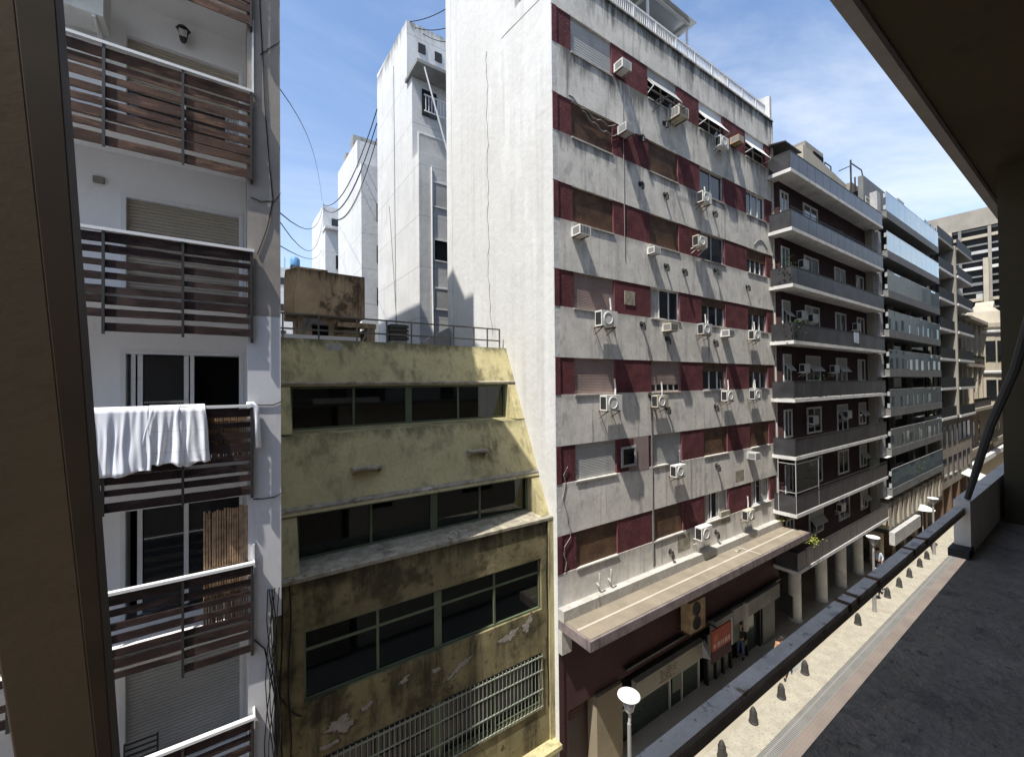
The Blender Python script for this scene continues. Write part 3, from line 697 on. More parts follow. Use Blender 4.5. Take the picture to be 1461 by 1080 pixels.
strip_window(1.22, 7.99, 12.33, -1.19, -.035, [2.83, 6.15], big=[4.45])
strip_window(1.22, 7.99, 11.02, -4.16, -3.06, [2.95, 6.2], big=[4.7])
strip_window(xa+.002, xb-.002, 10.22, -6.965, -5.405, [2.88, 6.2], -5.85, big=[4.45])
# rooms behind the glass
rm = MB()
rm.box(1.25, 7.95, 13.9, 13.95, -1.3, .0)
rm.build('room_wall', M['dark_int'], gb)
fn = MB(); fn.box(2.1, 2.9, 12.9, 13.4, -1.15, -.75); fn.box(5.4, 6.1, 12.8, 13.2, -1.15, -.8); fn.box(7.2, 7.9, 12.6, 12.65, -1.1, -.1); build_each(fn, 'room_furniture', M['grey_conc'], gb)
# grille window
w = MB(); w.box(xa, xb, 10.30, 10.36, -9.99, -9.93); w.box(xa, xb, 10.30, 10.36, -8.34, -8.28); w.box(4.3, 4.6, 10.28, 10.36, -9.93, -8.34); w.box(2.85, 2.91, 10.3, 10.35, -9.93, -8.34); w.box(6.2, 6.26, 10.3, 10.35, -9.93, -8.34)
w = w.build('grille_window', M['olive_frame'], gb)
MB().box(xa, xb, 10.37, 10.38, -9.99, -8.28).build('pane', M['win_glass'], w)
g = MB(); n = 50
for i in range(n+1):
    x = xa+.03+i*(xb-xa-.06)/n; g.bar((x, 10.07, -9.97), (x, 10.07, -8.3), .017)
for z in (-8.38, -8.80, -9.38, -9.9): g.bar((xa, 10.07, z), (xb, 10.07, z), .03)
g.build('security_grille', M['grille_paint'], gb)
# entrance canopy low down, roller door, cement ledges, peeled patches
MB().box(6.0, GX1-.004, 9.72, 10.095, -11.2, -11.06).build('door_canopy', M['olive'], gb)
MB().slats(7.0, 8.1, 10.3, GZ, -11.1, .09).build('roller_door', M['grey_conc'], gb)
for (x0, x1, z) in ((2.5, 3.22, -2.12), (5.86, 6.5, -2.02)):
    MB().box(x0, x1, SY(z)-.30, SY(z)+.05, z-.06, z).poly([(x0,SY(z)-.28,z-.06),(x0,SY(z)+.0,z-.06),(x0,SY(z-.2),z-.2),(x0+.05,SY(z)-.28,z-.06),(x0+.05,SY(z),z-.06),(x0+.05,SY(z-.2),z-.2)], [(0,1,2),(3,5,4),(0,3,4,1),(1,4,5,2),(2,5,3,0)]).poly([(x1-.05,SY(z)-.28,z-.06),(x1-.05,SY(z)+.0,z-.06),(x1-.05,SY(z-.2),z-.2),(x1,SY(z)-.28,z-.06),(x1,SY(z),z-.06),(x1,SY(z-.2),z-.2)], [(0,1,2),(3,5,4),(0,3,4,1),(1,4,5,2),(2,5,3,0)]).build('cement_ledge', M['sill_grey'], gb)
def patch(cx, cz, w, h, sk, seed):
    rr = random.Random(seed); n = 64; pts = []; ph = [rr.uniform(0, 6.3) for _ in range(5)]
    for i in range(n):
        a = 2*math.pi*i/n; k = .62+.2*math.sin(2*a+ph[0])+.16*math.sin(3*a+ph[1])+.12*math.sin(7*a+ph[2])+.07*math.sin(13*a+ph[3])+rr.uniform(-.04, .04)
        px_, pz_ = math.cos(a)*w/2*k, math.sin(a)*h/2*k
        pts.append((cx+px_, cz+pz_+sk*px_))
    return pts
for (cx, cz, w_, h_, sk, sd) in ((6.65,-7.38,.75,.40,.1,1),(7.3,-7.25,.5,.5,.2,2),(5.05,-7.62,.8,.30,.45,3),(4.35,-7.45,.25,.22,0,4),(2.0,-7.75,.9,.45,.1,5),(3.5,-7.35,.4,.16,.3,6),(1.75,-8.1,.5,.2,.1,7),(2.6,-7.6,.3,.25,.3,8)):
    MB().prism(patch(cx, cz, w_, h_, sk, sd), 'Y', Y0-.005, Y0+.02).build('peeled_patch', M['peel'], gb)
    MB().prism(patch(cx, cz-.01, w_*1.25, h_*1.3, sk, sd), 'Y', Y0-.002, Y0+.02).build('peeled_patch', M['peel_edge'], gb)
f = MB().prism([(SY(1.2)-.012, 1.2), (SY(1.0)-.012, 1.0), (SY(1.0)+.05, 1.0), (SY(1.2)+.05, 1.2)], 'X', 2.15, 2.6); f.build('peeled_patch', M['peel'], gb)
c_ = MB()
for (x, a, c) in ((.98, -4.3, -11), (.82, -4.3, -12.5), (8.07, -4.3, -10)): c_.tube([(x+.03*math.sin(i*1.3), Y0-.014, a+(c-a)*i/12) for i in range(13)], .014, 5)
c_.tube([(.8+.10*i, Y0-.014, -6.6-.6*math.sin(i*.35)) for i in range(5)], .012, 5)
build_each(c_, 'wall_cable', M['cable'], gb)
# roof edge railing
r_ = MB(); yr = 12.80
for i, x in enumerate((1.1, 2.0, 3.05, 3.95, 4.75, 5.55, 6.25, 7.05, 7.6, 8.12)): r_.bar((x, yr, 1.31), (x, yr, 2.0), .04)
r_.bar((.76, yr, 2.0), (8.14, yr, 2.0), .045); r_.bar((.76, yr, 1.58), (8.14, yr, 1.58), .045)
r_.bar((3.0, yr+.1, .9), (3.5, yr+.3, 1.75), .05)
r_.build('roof_railing', M['olive_rail'], gb)
MB().box(.76, 3.35, 13.6, 13.75, .9, 1.52).build('roof_wall', M['left_wall'], gb)
# rusty tank house on its roof
rh = thing('roof_tank', 'rust streaked concrete tank box on the olive building roof', 'water tank', (4, 22, .9))
k = MB(); k.prism([(2.38, 21.9), (5.65, 22.0), (5.75, 25), (2.2, 25), (2.05, 22.6)], 'Z', 3.45, 5.62); k.build('tank', M['rust_conc'], rh)
MB().box(2.45, 3.9, 22.2, 24.6, 5.622, 5.78).build('tank_lid', M['rust_conc'], rh)
k = MB(); k.box(2.6, 5.5, 22.4, 24.8, .9, 3.44); k.box(4.3, 6.2, 21.9, 22.4, 2.95, 3.2); k.box(5.75, 6.15, 21.95, 24, .9, 2.95); k.build('tank_base', M['rust_conc'], rh)
k = MB(); k.box(3.2, 3.95, 22.36, 22.395, 2.25, 3.0); k.box(4.55, 5.3, 22.36, 22.395, 2.9, 3.3); build_each(k, 'opening', M['dark_int'], rh)
k = MB()
for i in range(9): k.tube([(2.75+.05*i, 22.3, 2.3+.1*i), (2.8+.06*i, 22.2, 3.3), (3.1+.1*i, 22.25, 3.0+.05*(i % 3))], .035, 5)
k.build('pipework', M['grey_conc'], rh)
lv = thing('roof_vent', 'dark louvred vent box beside the rusty tank on the olive roof', 'vent', (6.3, 18.5, .9))
k = MB(); k.box(5.85, 6.6, 18.3, 18.9, .9, 2.0); k.build('vent_base', M['grey_conc'], lv)
k = MB(); k.box(5.85, 6.6, 18.35, 18.9, 2.0, 2.75)
for i in range(4): k.box(5.8, 6.65, 18.27, 18.345, 2.05+i*.18, 2.17+i*.18)
k.build('louvre', M['dark_metal'], lv)
MB().prism([(6.9, .9), (8.2, .9), (8.2, 2.6), (6.9, 1.9)], 'Y', 17.2, 17.5).build('roof_parapet', M['grey_conc'], gb)

# ------------------------------------------------------------------ apartment building with boarded balconies (left)
lb = thing('balcony_building', 'white apartment building with dark wooden slat balconies and a grey corner pilaster', 'building', (-1, 9, GZ))
YB, YW, YP = 8.70, 9.90, 8.78
MB().prism([(YW+.5, GZ), (YW+.5, 12.2), (11.1, 14), (12.4, 16.6), (13.05, 17), (13.05, 19), (13.85, 19), (15, 20.5), (15.4, 20.3), (16.5, 19.7), (30, 19.4), (30, GZ)], 'X', -14, .71).build('core', M['left_wall'], lb)
zs = [9.75, 6.95, 4.15, 1.35, -1.45, -4.25, -7.05, -9.85]      # slab soffits
b = MB(); WX0, WX1 = -1.67, .15
for i in range(len(zs)):
    zt_ = zs[i]; zb_ = zs[i+1]+.14 if i+1 < len(zs) else GZ
    head = zt_-.68+(.13 if i == 1 else 0)
    b.box(-8, WX0, YW, YW+.48, zb_, zt_); b.box(WX1, .2, YW, YW+.48, zb_, zt_); b.box(WX0, WX1, YW, YW+.48, head, zt_)
b.build('facade_wall', M['left_wall'], lb)
MB().box(.2, .72, YP, YW+.49, 1.28, 12.2).build('pilaster', M['pilaster_grey'], lb)
MB().box(.2, .72, YP, YW+.49, -4.25, 1.278).build('pilaster', M['pilaster_white'], lb)  # pilaster is grey above this height and paler below
MB().box(.2, .60, YP+.004, YW+.49, GZ, -4.254).build('pilaster', M['pilaster_white'], lb)
WK = {1: 'half', 2: 'shut', 3: 'open', 4: 'glass', 5: 'shutw', 6: 'shut'}
M['left_glass'] = mat('balcony door glass', (.020,.022,.024), .04, .6, var=.2, fine=0)
for i in range(0, 7):
    soff = zs[i]; fl = zs[i+1]+.15; head = soff-.68+(.13 if i == 1 else 0); kd = WK.get(i, 'shut')
    f = MB(); t = .07
    f.box(WX0, WX0+t, YW-.02, YW+.14, fl, head); f.box(WX1-t, WX1, YW-.02, YW+.14, fl, head); f.box(WX0+t, WX1-t, YW-.02, YW+.14, head-t, head)
    w = f.build('balcony_door', M['white_paint'] if kd != 'half' else M['left_wall'], lb)
    if kd in ('shut', 'shutw', 'half'):
        z0 = fl if kd != 'half' else head-1.0
        MB().slats(WX0+t, WX1-t, YW+.1, z0, head-t, .062, .02).build('shutter', M['beige_shutter'] if kd != 'shutw' else M['grey_shutter'], w)
    if kd in ('open', 'glass', 'half'):
        top = head-t if kd != 'half' else head-1.0
        MB().box(WX0+t, WX1-t, YW+.42, YW+.44, fl, top).build('room', M['dark_int'], w)
        x1_ = WX1-t if kd == 'glass' else (WX0+WX1)/2+.05
        if kd == 'half': x1_ = WX1-t
        MB().box(WX0+.3 if kd != 'half' else WX0+t, x1_, YW+.10, YW+.11, fl+.05, top-.03).build('pane', M['left_glass'], w)
        g = MB()
        for x in ((WX0+.25, (WX0+WX1)/2) if kd != 'half' else (-.8,)):
            g.box(x-.035, x+.035, YW+.07, YW+.12, fl, top)
        if kd == 'open': g.box((WX0+WX1)/2+.06, (WX0+WX1)/2+.12, YW+.05, YW+.13, fl, top); g.box(WX0+.13, WX0+.19, YW+.05, YW+.09, fl, top)
        g.build('sash', M['white_paint'], w)
        if kd == 'half':
            cv = MB(); n = 26
            P = [(-.15+.27*0+ (i_/n)*.28, YW+.085+.012*math.sin(i_*1.5)) for i_ in range(n+1)]
            for i_ in range(n):
                (xa_, ya_), (xb_, yb_) = P[i_], P[i_+1]; cv.poly([(xa_, ya_, fl), (xb_, yb_, fl), (xb_, yb_, top), (xa_, ya_, top)], [(0,1,2,3)])
            cv.build('curtain', M['curtain'], w)
def board(mb, x0, x1, zc, h, rr, y, tilt=0):
    n = 7; th = .022; top = []; bot = []
    for i in range(n+1):
        x = x0+(x1-x0)*i/n
        top.append((x, zc+h/2+rr.uniform(-.003, .003)+tilt*(i/n-.5))); bot.append((x, zc-h/2+rr.uniform(-.003, .003)+tilt*(i/n-.5)))
    mb.prism(top+bot[::-1], 'Y', y-th/2, y+th/2)
RT = [8.10, 5.32, 2.44, -.34, -3.14, -5.86]
for i, rt in enumerate(RT):
    sz = zs[i+1] if i+1 < len(zs) else rt-1.2
    bal = MB().box(-6.5, .198, YB+.06, YW-.002, sz, sz+.13).build('balcony', M['left_wall'], lb)
    rr = random.Random(30+i); bm_ = MB()
    rows = [rt-.14, rt-.335, rt-.535, rt-.735, rt-.93, rt-1.10, rt-1.28, rt-1.50] if i != 2 else [rt-.13, rt-.31, rt-.52, rt-.72, rt-.92, rt-1.09, rt-1.28, rt-1.50]
    hs = [.16, .125, .125, .125, .12, .14, .12, .15] if i < 2 else [.15, .105, .105, .105, .105, .13, .11, .14]
    cols = [-6.4, -4.5, -2.6, -1.66, -.705, .255]
    for q, z in enumerate(rows):
        for a, c in zip(cols[:-1], cols[1:]):
            if rr.random() < .04 and q > 1: continue
            h_ = hs[q]+rr.uniform(-.015, .02)
            if i in (1, 3) and q in (3, 4, 5) and rr.random() < .3: h_ += .05
            board(bm_, a+.012, c-.012, z+rr.uniform(-.012, .012), h_, rr, YB+.01+rr.uniform(-.004, .004), rr.uniform(-.012, .012))
    bm_.build('slat_screen', M['slat_brown'] if i in (0, 1) else M['slat_dark'], bal)
    p = MB()
    for x in cols[1:]: p.bar((x, YB-.022, rt-.03), (x, YB-.022, rt-1.62), .03, .035)
    p.bar((.262, YB+.05, rt-.03), (.262, YB+.05, rt-1.66), .035, .04)
    build_each(p, 'post', M['dark_metal'], bal)
    hr = MB(); hr.box(-6.5, .30, YB-.045, YB+.045, rt-.035, rt+.012)
    if i in (1, 4): hr.bar((.285, YB+.06, rt), (.285, YB+.06, rt+(1.05 if i == 1 else .0)+.3), .03)
    if i == 5: hr.bar((.285, YB+.03, rt), (.285, YB+.4, rt+.62), .035)
    hr.build('handrail', M['white_paint'], bal)
cb = MB()
cb.tube([(.36, YP-.012, 9.0), (.40, YP-.012, 7.0), (.47, YP-.014, 5.2), (.55, YP-.014, 4.0), (.60, YP-.014, 3.45), (.5, YP-.014, 2.9), (.35, YP-.014, 2.4)], .009, 5)
cb.tube([(.25, YP-.02, 3.42), (.40, YP-.02, 3.38), (.60, YP-.02, 3.43), (.72, YP-.02, 3.62)], .010, 5)
cb.tube([(.40, YP-.014, 6.1), (.72, YP-.014, 6.5)], .007, 5)
for zz in (-.35, -2.05): cb.tube([(.28, YP-.014, zz+.02), (.42, YP-.014, zz), (.6, YP-.014, zz), (.73, YP-.014, zz+.06)], .010, 5)
for s in range(6):
    rr = random.Random(s); cb.tube([(.52+.05*s*.4+.08*math.sin(s*2+j*.9), YP-.03-.01*s, -3.7-j*.55) for j in range(12)], .009, 5)
cb.tube([(.3, YP-.02, -4.55), (.45, YP-.04, -4.75), (.6, YP-.05, -5.6), (.66, YP-.04, -7)], .014, 5)
build_each(cb, 'facade_cable', M['cable'], lb)

# things on the left balconies
t = thing('wall_lantern', 'dark wall lantern above the top left shutter', 'lamp', (-.79, YW, 6.63))
k = MB(); k.lathe((-.79, YW-.14, 6.47), [(.035, 0), (.05, .02), (.085, .22), (.085, .24)], 6); k.build('body', M['dark_metal'], t)
k = MB(); k.lathe((-.79, YW-.14, 6.71), [(.12, 0), (.06, .06), (.02, .09)], 6); k.bar((-.79, YW, 6.76), (-.79, YW-.12, 6.78), .03); k.build('cap', M['dark_metal'], t)
k = MB(); k.lathe((-.79, YW-.14, 6.50), [(.045, 0), (.08, .18)], 6); 
MB().box(-.85, -.73, YW-.232, YW-.226, 6.53, 6.66).build('glass', M['curtain'], t)
a1 = split_ac(0); a1.location = (-2.2, YW-.1, 5.98); a1.scale = (1.1, 1.6, 1.2); a1['label'] = 'white air conditioner on rusty brackets beside the top left balcony'
a1['group'] = 'air conditioners on the slat balcony building'
def cloth(name, label, x0, x1, ztop, drop, seed, m, folds=7, skew=(0, 0), back=.25, waves=None):
    rr = random.Random(seed); nu, nv = 60, 26; V = []; F = []
    ph = [rr.uniform(0, 6.3) for _ in range(6)]
    L = drop+back
    for j in range(nv+1):
        s_ = j/nv*L
        for i in range(nu+1):
            u = i/nu
            if s_ < back: z = ztop-back+s_+.03; y = YB+.07
            else: z = ztop+.03-(s_-back); y = YB-.075
            if abs(s_-back) < .05: y = YB-.0+(.0)
            d = max(0, (s_-back))/drop
            amp = (.008+.05*d**.8) if s_ > back else .005
            fo = math.sin(u*folds*6.28+ph[0])+.6*math.sin(u*folds*1.9*6.28+ph[1]+d*1.5)+.4*math.sin(u*folds*.55*6.28+ph[2]-d)
            fo = fo*.55+2.2*(noise.noise(Vector((u*folds*1.1+seed*9, d*.8, seed)))+.5*noise.noise(Vector((u*folds*3+seed*5, d*2.2, 3))))
            y -= amp*(fo+2.0)*.5
            x = x0+(x1-x0)*u+d*(skew[0]+(skew[1]-skew[0])*u)+.012*math.sin(d*5+u*9+ph[3])
            zz = z
            if j == nv: zz += .03*math.sin(u*5+ph[4])+.02*math.sin(u*13+ph[5])
            V.append((x, y, zz))
    for j in range(nv):
        for i in range(nu):
            a = j*(nu+1)+i; F.append((a, a+1, a+nu+2, a+nu+1))
    mb = MB(); mb.poly(V, F)
    o = mb.build(name, m, None, smooth=True)
    sm = o.modifiers.new('thick', 'SOLIDIFY'); sm.thickness = .012
    return tag(o, label, 'laundry', 'laundry on the balcony rail')
cloth('hanging_sheet', 'thin white sheet at the left end of the laundry on the rail', -2.0, -1.12, -.33, 1.05, 1, M['cloth'], 5, (0, .03))
cloth('hanging_quilt', 'cream white quilt folded in the middle of the laundry on the rail', -1.13, -.74, -.31, .98, 2, M['quilt'], 2.4, (-.12, .02))
cloth('hanging_duvet', 'wide bluish white duvet at the right end of the laundry on the rail', -.78, -.42, -.31, .99, 3, M['quilt'], 2.2, (.02, .10))
k = MB(); k.tube([(.18, YB, -.31), (.27, YB-.02, -.31), (.33, YB-.03, -.38), (.34, YB-.03, -.6), (.36, YB-.03, -1.1)], [.03, .035, .04, .035, .045], 8)
tag(k.build('hanging_towel', M['cloth'], None, smooth=True), 'narrow white towel hanging from the right tip of the laundry rail', 'laundry', 'laundry on the balcony rail')
def canes(name, label, x0, x1, y, z0, z1, seed):
    rr = random.Random(seed); k = MB(); n = int((x1-x0)/.034)
    for i in range(n):
        x = x0+(i+.5)*(x1-x0)/n; k.tube([(x+rr.uniform(-.006, .006), y+rr.uniform(-.006, .006), z0+rr.uniform(-.03, .03)), (x+rr.uniform(-.008, .008), y, z1+rr.uniform(-.03, .04))], .016, 5)
    for z in (z0+.15, (z0+z1)/2, z1-.15): k.bar((x0, y-.012, z), (x1, y-.012, z), .008)
    return tag(k.build(name, M['cane']), label, 'screen', 'cane screens')
canes('cane_screen', 'upright split cane screen beside the dark glass door of the fourth visible balcony', -.44, .24, YB+.12, -4.1, -2.15, 1)
canes('cane_screen', 'split cane screen behind the boards of the laundry balcony', -.5, .22, YB+.10, -1.4, -.45, 2)
t = thing('balcony_chair', 'black metal chair with slatted back on the lowest left balcony', 'chair', (-1.3, 9.3, -6.9))
k = MB()
for x in (-1.55, -1.12):
    k.bar((x, 9.1, -6.92), (x, 9.1, -6.47), .025); k.bar((x, 9.5, -6.92), (x, 9.55, -6.05), .025)
k.build('frame', M['dark_metal'], t)
k = MB()
for i in range(4): k.bar((-1.55, 9.52+.01*i, -6.35+.09*i), (-1.12, 9.52+.01*i, -6.35+.09*i), .022)
k.build('backrest', M['dark_metal'], t)
k = MB()
for i in range(6): k.bar((-1.56, 9.1+.08*i, -6.46), (-1.11, 9.1+.08*i, -6.46), .03, .015)
k.build('seat', M['dark_metal'], t)
MB().bar((-1.72, YW-.03, 3.05+.6), (-1.9, YW-.03, 3.05+.6), .02)
k = MB(); k.box(-2.02, -1.88, YW-.05, YW-.003, 3.55, 3.66); k.build('vent_cover', M['cream_grey'], lb)

# ------------------------------------------------------------------ white rear wings along the party wall line
def wing(label, y0, y1, zt, steps, seed):
    t = thing('rear_tower', label, 'building', (12, y0, GZ))
    MB().prism([(y0, GZ), (y0, zt-.3), (y1, zt+.25), (y1, GZ)], 'X', XL, 20).build('wall', M['white_rear'], t)
    for (ya, z1, dx) in steps:
        MB().box(XL+.004, 20, ya, y0-.003 if dx == 0 else dx, GZ, z1).build('wall_step', M['white_rear'], t)
    return t
t2 = wing('white rear tower beside the white side wall with two small square windows near its top', 22.85, 28.85, 21.5, [(22.1, 17.4, 0), (21.15, 12.7, 22.097)], 1)
for x, z in ((9.0, 19.6), (10.05, 19.55)):
    k = MB(); k.box(x, x+.45, 22.80, 22.86, z, z+.55); k.build('window', M['ac_dark'], t2)
MB().box(XL-.15, 13, 20.9, 22.84, 17.42, 17.60).build('roof_slab', M['grey_conc'], t2)
k = MB()
for i in range(14): k.bar((8.9+i*.18, 21.5, 15.3), (8.9+i*.18, 21.5, 16.2), .03)
k.bar((8.8, 21.5, 16.2), (11.5, 21.5, 16.2), .05); k.bar((8.8, 21.5, 15.3), (11.5, 21.5, 15.3), .05); k.build('balcony_railing', M['white_paint'], t2)
k = MB(); k.box(8.9, 9.8, 22.04, 22.098, 15.4, 16.9); k.build('window', M['win_glass'], t2)
for (x0, x1, z0, z1, mm) in ((8.72, 10.6, 12.9, 14.3, 'grey_shutter'), (9.15, 10.4, 9.9, 11.2, 'grey_shutter'), (9.2, 10.4, 6.9, 8.0, 'win_glass'), (9.2, 10.4, 4.2, 5.3, 'grey_shutter'), (9.2, 10.4, 1.4, 2.5, 'win_glass')):
    y = 22.1 if z0 > 12.7 else 21.15
    k = MB(); k.box(x0-.07, x1+.07, y-.05, y-.002, z0-.07, z0); k.box(x0-.07, x1+.07, y-.05, y-.002, z1, z1+.07); k.box(x0-.07, x0, y-.05, y-.002, z0, z1); k.box(x1, x1+.07, y-.05, y-.002, z0, z1)
    w = k.build('window', M['white_paint'], t2); k = MB(); k.box(x0, x1, y-.03, y-.006, z0, z1); k.build('shutter', M[mm], w)
k = MB(); k.bar((8.6, 20.95, 17.3), (10.2, 20.6, 11.5), .06); k.tube([(9.05, 21.1, 12), (9.05, 21.1, 6), (9.1, 21.1, 1)], .05, 6); build_each(k, 'downpipe', M['white_paint'], t2)
k = MB(); k.tube([(XL-.02, 26.2, 11.5), (XL-.02, 25.6, 8), (XL-.02, 24.8, 3), (XL-.02, 24.2, 1.5)], .02, 4); k.tube([(XL-.02, 25.2, 20), (XL-.02, 25.1, 10), (XL-.02, 25.0, 1.5)], .02, 4); build_each(k, 'wall_cable', M['grey_conc'], t2)
t3 = wing('middle white rear tower with slanting cables, second behind the white side wall', 34.5, 42.0, 20.3, [(33.3, 17.6, 0)], 2)
k = MB(); k.box(9.5, 10.4, 33.24, 33.296, 9.8, 11.2); k.box(9.5, 10.4, 33.24, 33.296, 6.4, 7.8); k.box(9.5, 10.4, 33.24, 33.296, 13.2, 14.6); build_each(k, 'window', M['win_glass'], t3)
k = MB(); k.box(XL+.2, 12, 36.8, 37.6, 20.3, 21.7); k.box(XL+.2, 11, 39.5, 40.3, 20.4, 21.4); build_each(k, 'chimney', M['grey_conc'], t3)
t4 = wing('farthest and lowest white rear tower in the gap of sky', 50.0, 58.0, 20.6, [(48.8, 17.2, 0)], 3)
k = MB(); k.box(9.2, 10.1, 49.94, 49.996, 18.2, 19.0); k.box(9.4, 10.1, 48.74, 48.796, 13, 14.5); build_each(k, 'window', M['win_glass'], t4)
MB().box(XL-.1, 12, 48.2, 49.99, 17.22, 17.5).build('roof_slab', M['slab_white'], t4)
t5 = thing('distant_house', 'distant pale flat roofed building with small windows behind the rusty tank', 'building', (3, 60, GZ))
MB().box(-6, 7.6, 60, 70, GZ, 15.2).build('wall', M['white_rear'], t5)
for z in (13.0, 9.6, 6.2):
    for x in (4.6, 6.3, 2.6): MB().box(x, x+.9, 59.94, 59.99, z, z+.9).build('window', M['win_glass'], t5)
t6 = thing('roof_water_tank', 'small blue and white water tank on the distant pale building', 'water tank', (6.6, 61, 15.2))
MB().lathe((6.7, 61.2, 15.75), [(.55, 0), (.6, .3), (.6, 1.0), (.4, 1.3), (.15, 1.4)], 16).build('tank', M['tank_blue'], t6, smooth=True)
k = MB()
for x in (6.3, 7.1):
    for y in (60.8, 61.6): k.bar((x, y, 15.2), (x, y, 15.9), .1)
k.box(6.1, 7.3, 60.6, 61.8, 15.68, 15.76); k.bar((5.5, 61, 15.2), (5.5, 61, 16.8), .06); k.build('stand', M['dark_metal'], t6)
# cables in the sky
def cable(label, pts, r=.022):
    P = []
    for a, c, sag in pts:
        a, c = Vector(a), Vector(c); n = 14
        for i in range(n+1):
            u = i/n; p = a.lerp(c, u); p.z -= sag*4*u*(1-u); P.append(p)
    return tag(MB().tube(P, r, 5).build('cable', M['cable']), label, 'cable', 'cables between the roofs')
cable('upper black cable sagging from the small windowed tower to the white side wall', [((8.5, 22.9, 21.2), (10.5, 17.7, 20.6), .5)])
cable('middle black cable sagging from the small windowed tower to the white side wall', [((8.8, 22.9, 21.0), (11.5, 17.7, 20.6), .9)])
cable('lowest black cable sagging from the small windowed tower to the white side wall', [((9.3, 22.9, 20.9), (11.8, 17.7, 20.3), 1.3)])
cable('first black cable slanting down from the small windowed tower to the farthest tower', [((8.3, 28.8, 19.3), (8.32, 50, 20.4), 2.2)], .035)
cable('second black cable slanting down from the small windowed tower to the farthest tower', [((8.28, 28.8, 18.3), (8.32, 50, 20.0), 2.6)], .035)
cable('third black cable hanging below the others beside the middle tower', [((8.26, 28.8, 17.2), (8.3, 42, 16.0), 1.4)], .03)
cable('long cable crossing the sky gap from the grey pilaster to the farthest tower', [((.72, 9.5, 3.55), (8.3, 49.5, 20.5), 1.4)], .014)
cable('lower long cable crossing the sky gap from the grey pilaster', [((.72, 9.5, 3.4), (8.3, 49.5, 19.6), 2.2)], .012)
cable('steep thin cable dropping across the blue sky beside the grey pilaster', [((.72, 9.6, 6.2), (8.3, 50.5, 21.0), -1.6)], .012)
cable('faint low cable from the farthest tower towards the distant pale building', [((.72, 9.6, 2.9), (8.3, 51, 15.5), .6)], .012)

# ------------------------------------------------------------------ smoked balcony building
AX0, AX1, AY, AW = 22.5, 36.5, 8.80, 9.62
ab = thing('balcony_apartments', 'wine red apartment building with white slabs and smoked glass balconies', 'building', (29.5, AY, GZ))
SB = [10.25, 7.36, 4.59, 1.81, -1.05, -3.86, -6.65, -9.39]     # undersides of the balcony slabs
MB().box(23.16, AX1+.4, AW, AW+.4, -9.4, 10.3).build('facade_wall', M['wine_wall'], ab)
MB().box(23.16, AX1+.3, AW+.42, 24, -9.3, 10.0).build('core', M['dark_int'], ab)
rr = random.Random(5)
for k, z in enumerate(SB):
    zt_ = z+.17
    s_ = MB().box(AX0, AX1, AY, AW-.002, z, zt_).build('balcony_slab', M['slab_white'], ab)
    if AX0 < 23.16: MB().box(AX0+.01, 23.155, AW, 11.2, z+.004, zt_-.004).build('slab_return', M['slab_white'], s_)
    h = .83
    p = MB(); n = 14
    for i in range(n):
        a = AX0+.03+(AX1-AX0-.06)*i/n; c = AX0+.03+(AX1-AX0-.06)*(i+1)/n
        p.box(a+.012, c-.012, AY+.03, AY+.05, zt_+.03, zt_+h)
    p.build('balcony_panel', M['smoked'], s_)
    p = MB().box(AX0+.03, AX0+.05, AY+.06, AW+.2, zt_+.03, zt_+h).build('side_panel', M['smoked'], s_)
    p = MB(); p.bar((AX0+.03, AY+.04, zt_+h+.03), (AX1-.03, AY+.04, zt_+h+.03), .04); p.bar((AX0+.04, AY+.05, zt_+h+.03), (AX0+.04, AW+.2, zt_+h+.03), .04)
    if k in (1, 6): p.bar((AX0+.03, AY+.04, zt_+h+.16), (AX1-.03, AY+.04, zt_+h+.16), .03)
    for i in range(0, n+1, 2):
        x = AX0+.03+(AX1-AX0-.06)*i/n; p.bar((x, AY+.06, zt_), (x, AY+.06, zt_+h), .03)
    p.build('balcony_railing', M['dark_metal'], s_)
    if k == 0: continue
    # windows of the storey below slab k-1, above slab k
    for j, (a, c, door) in enumerate(((23.25, 24.15, 0), (26.0, 27.9, 0), (30.3, 32.0, k in (3, 4, 5)), (34.0, 35.3, k in (2, 3)))):
        top = SB[k-1]-.42; bot = top-1.45 if not door else zt_+.02
        if k == 1 and j > 1: continue
        f = MB(); t_ = .10; y0, y1 = AW-.05, AW-.003
        f.box(a, a+t_, y0, y1, bot, top); f.box(c-t_, c, y0, y1, bot, top); f.box(a+t_, c-t_, y0, y1, bot, bot+t_); f.box(a+t_, c-t_, y0, y1, top-t_, top)
        f.box((a+c)/2-.04, (a+c)/2+.04, y0+.01, y1, bot+t_, top-t_)
        w = f.build('window', M['slab_white'], ab)
        MB().box(a+t_, c-t_, AW-.02, AW-.004, bot+t_, top-t_).build('pane', M['win_glass'], w)
        u = rr.random()
        if k == 4 and j < 3 or u < .22:
            MB().prism([(AW-.055, top-t_), (AW-.06, top-.5), (AW-.32, top-.85), (AW-.31, top-.87), (AW-.04, top-.52), (AW-.035, top-t_)], 'X', a+t_, c-t_).build('blind', M['grey_shutter'], w)
        elif u < .5:
            MB().box(a+t_, (a+c)/2-.05, AW-.03, AW-.021, bot+t_, top-t_).build('curtain', M['curtain'], w)
MB().box(35.9, 36.45, AW-.4, AW-.003, -9.2, 10.2).build('end_pillar', M['cream_grey'], ab)
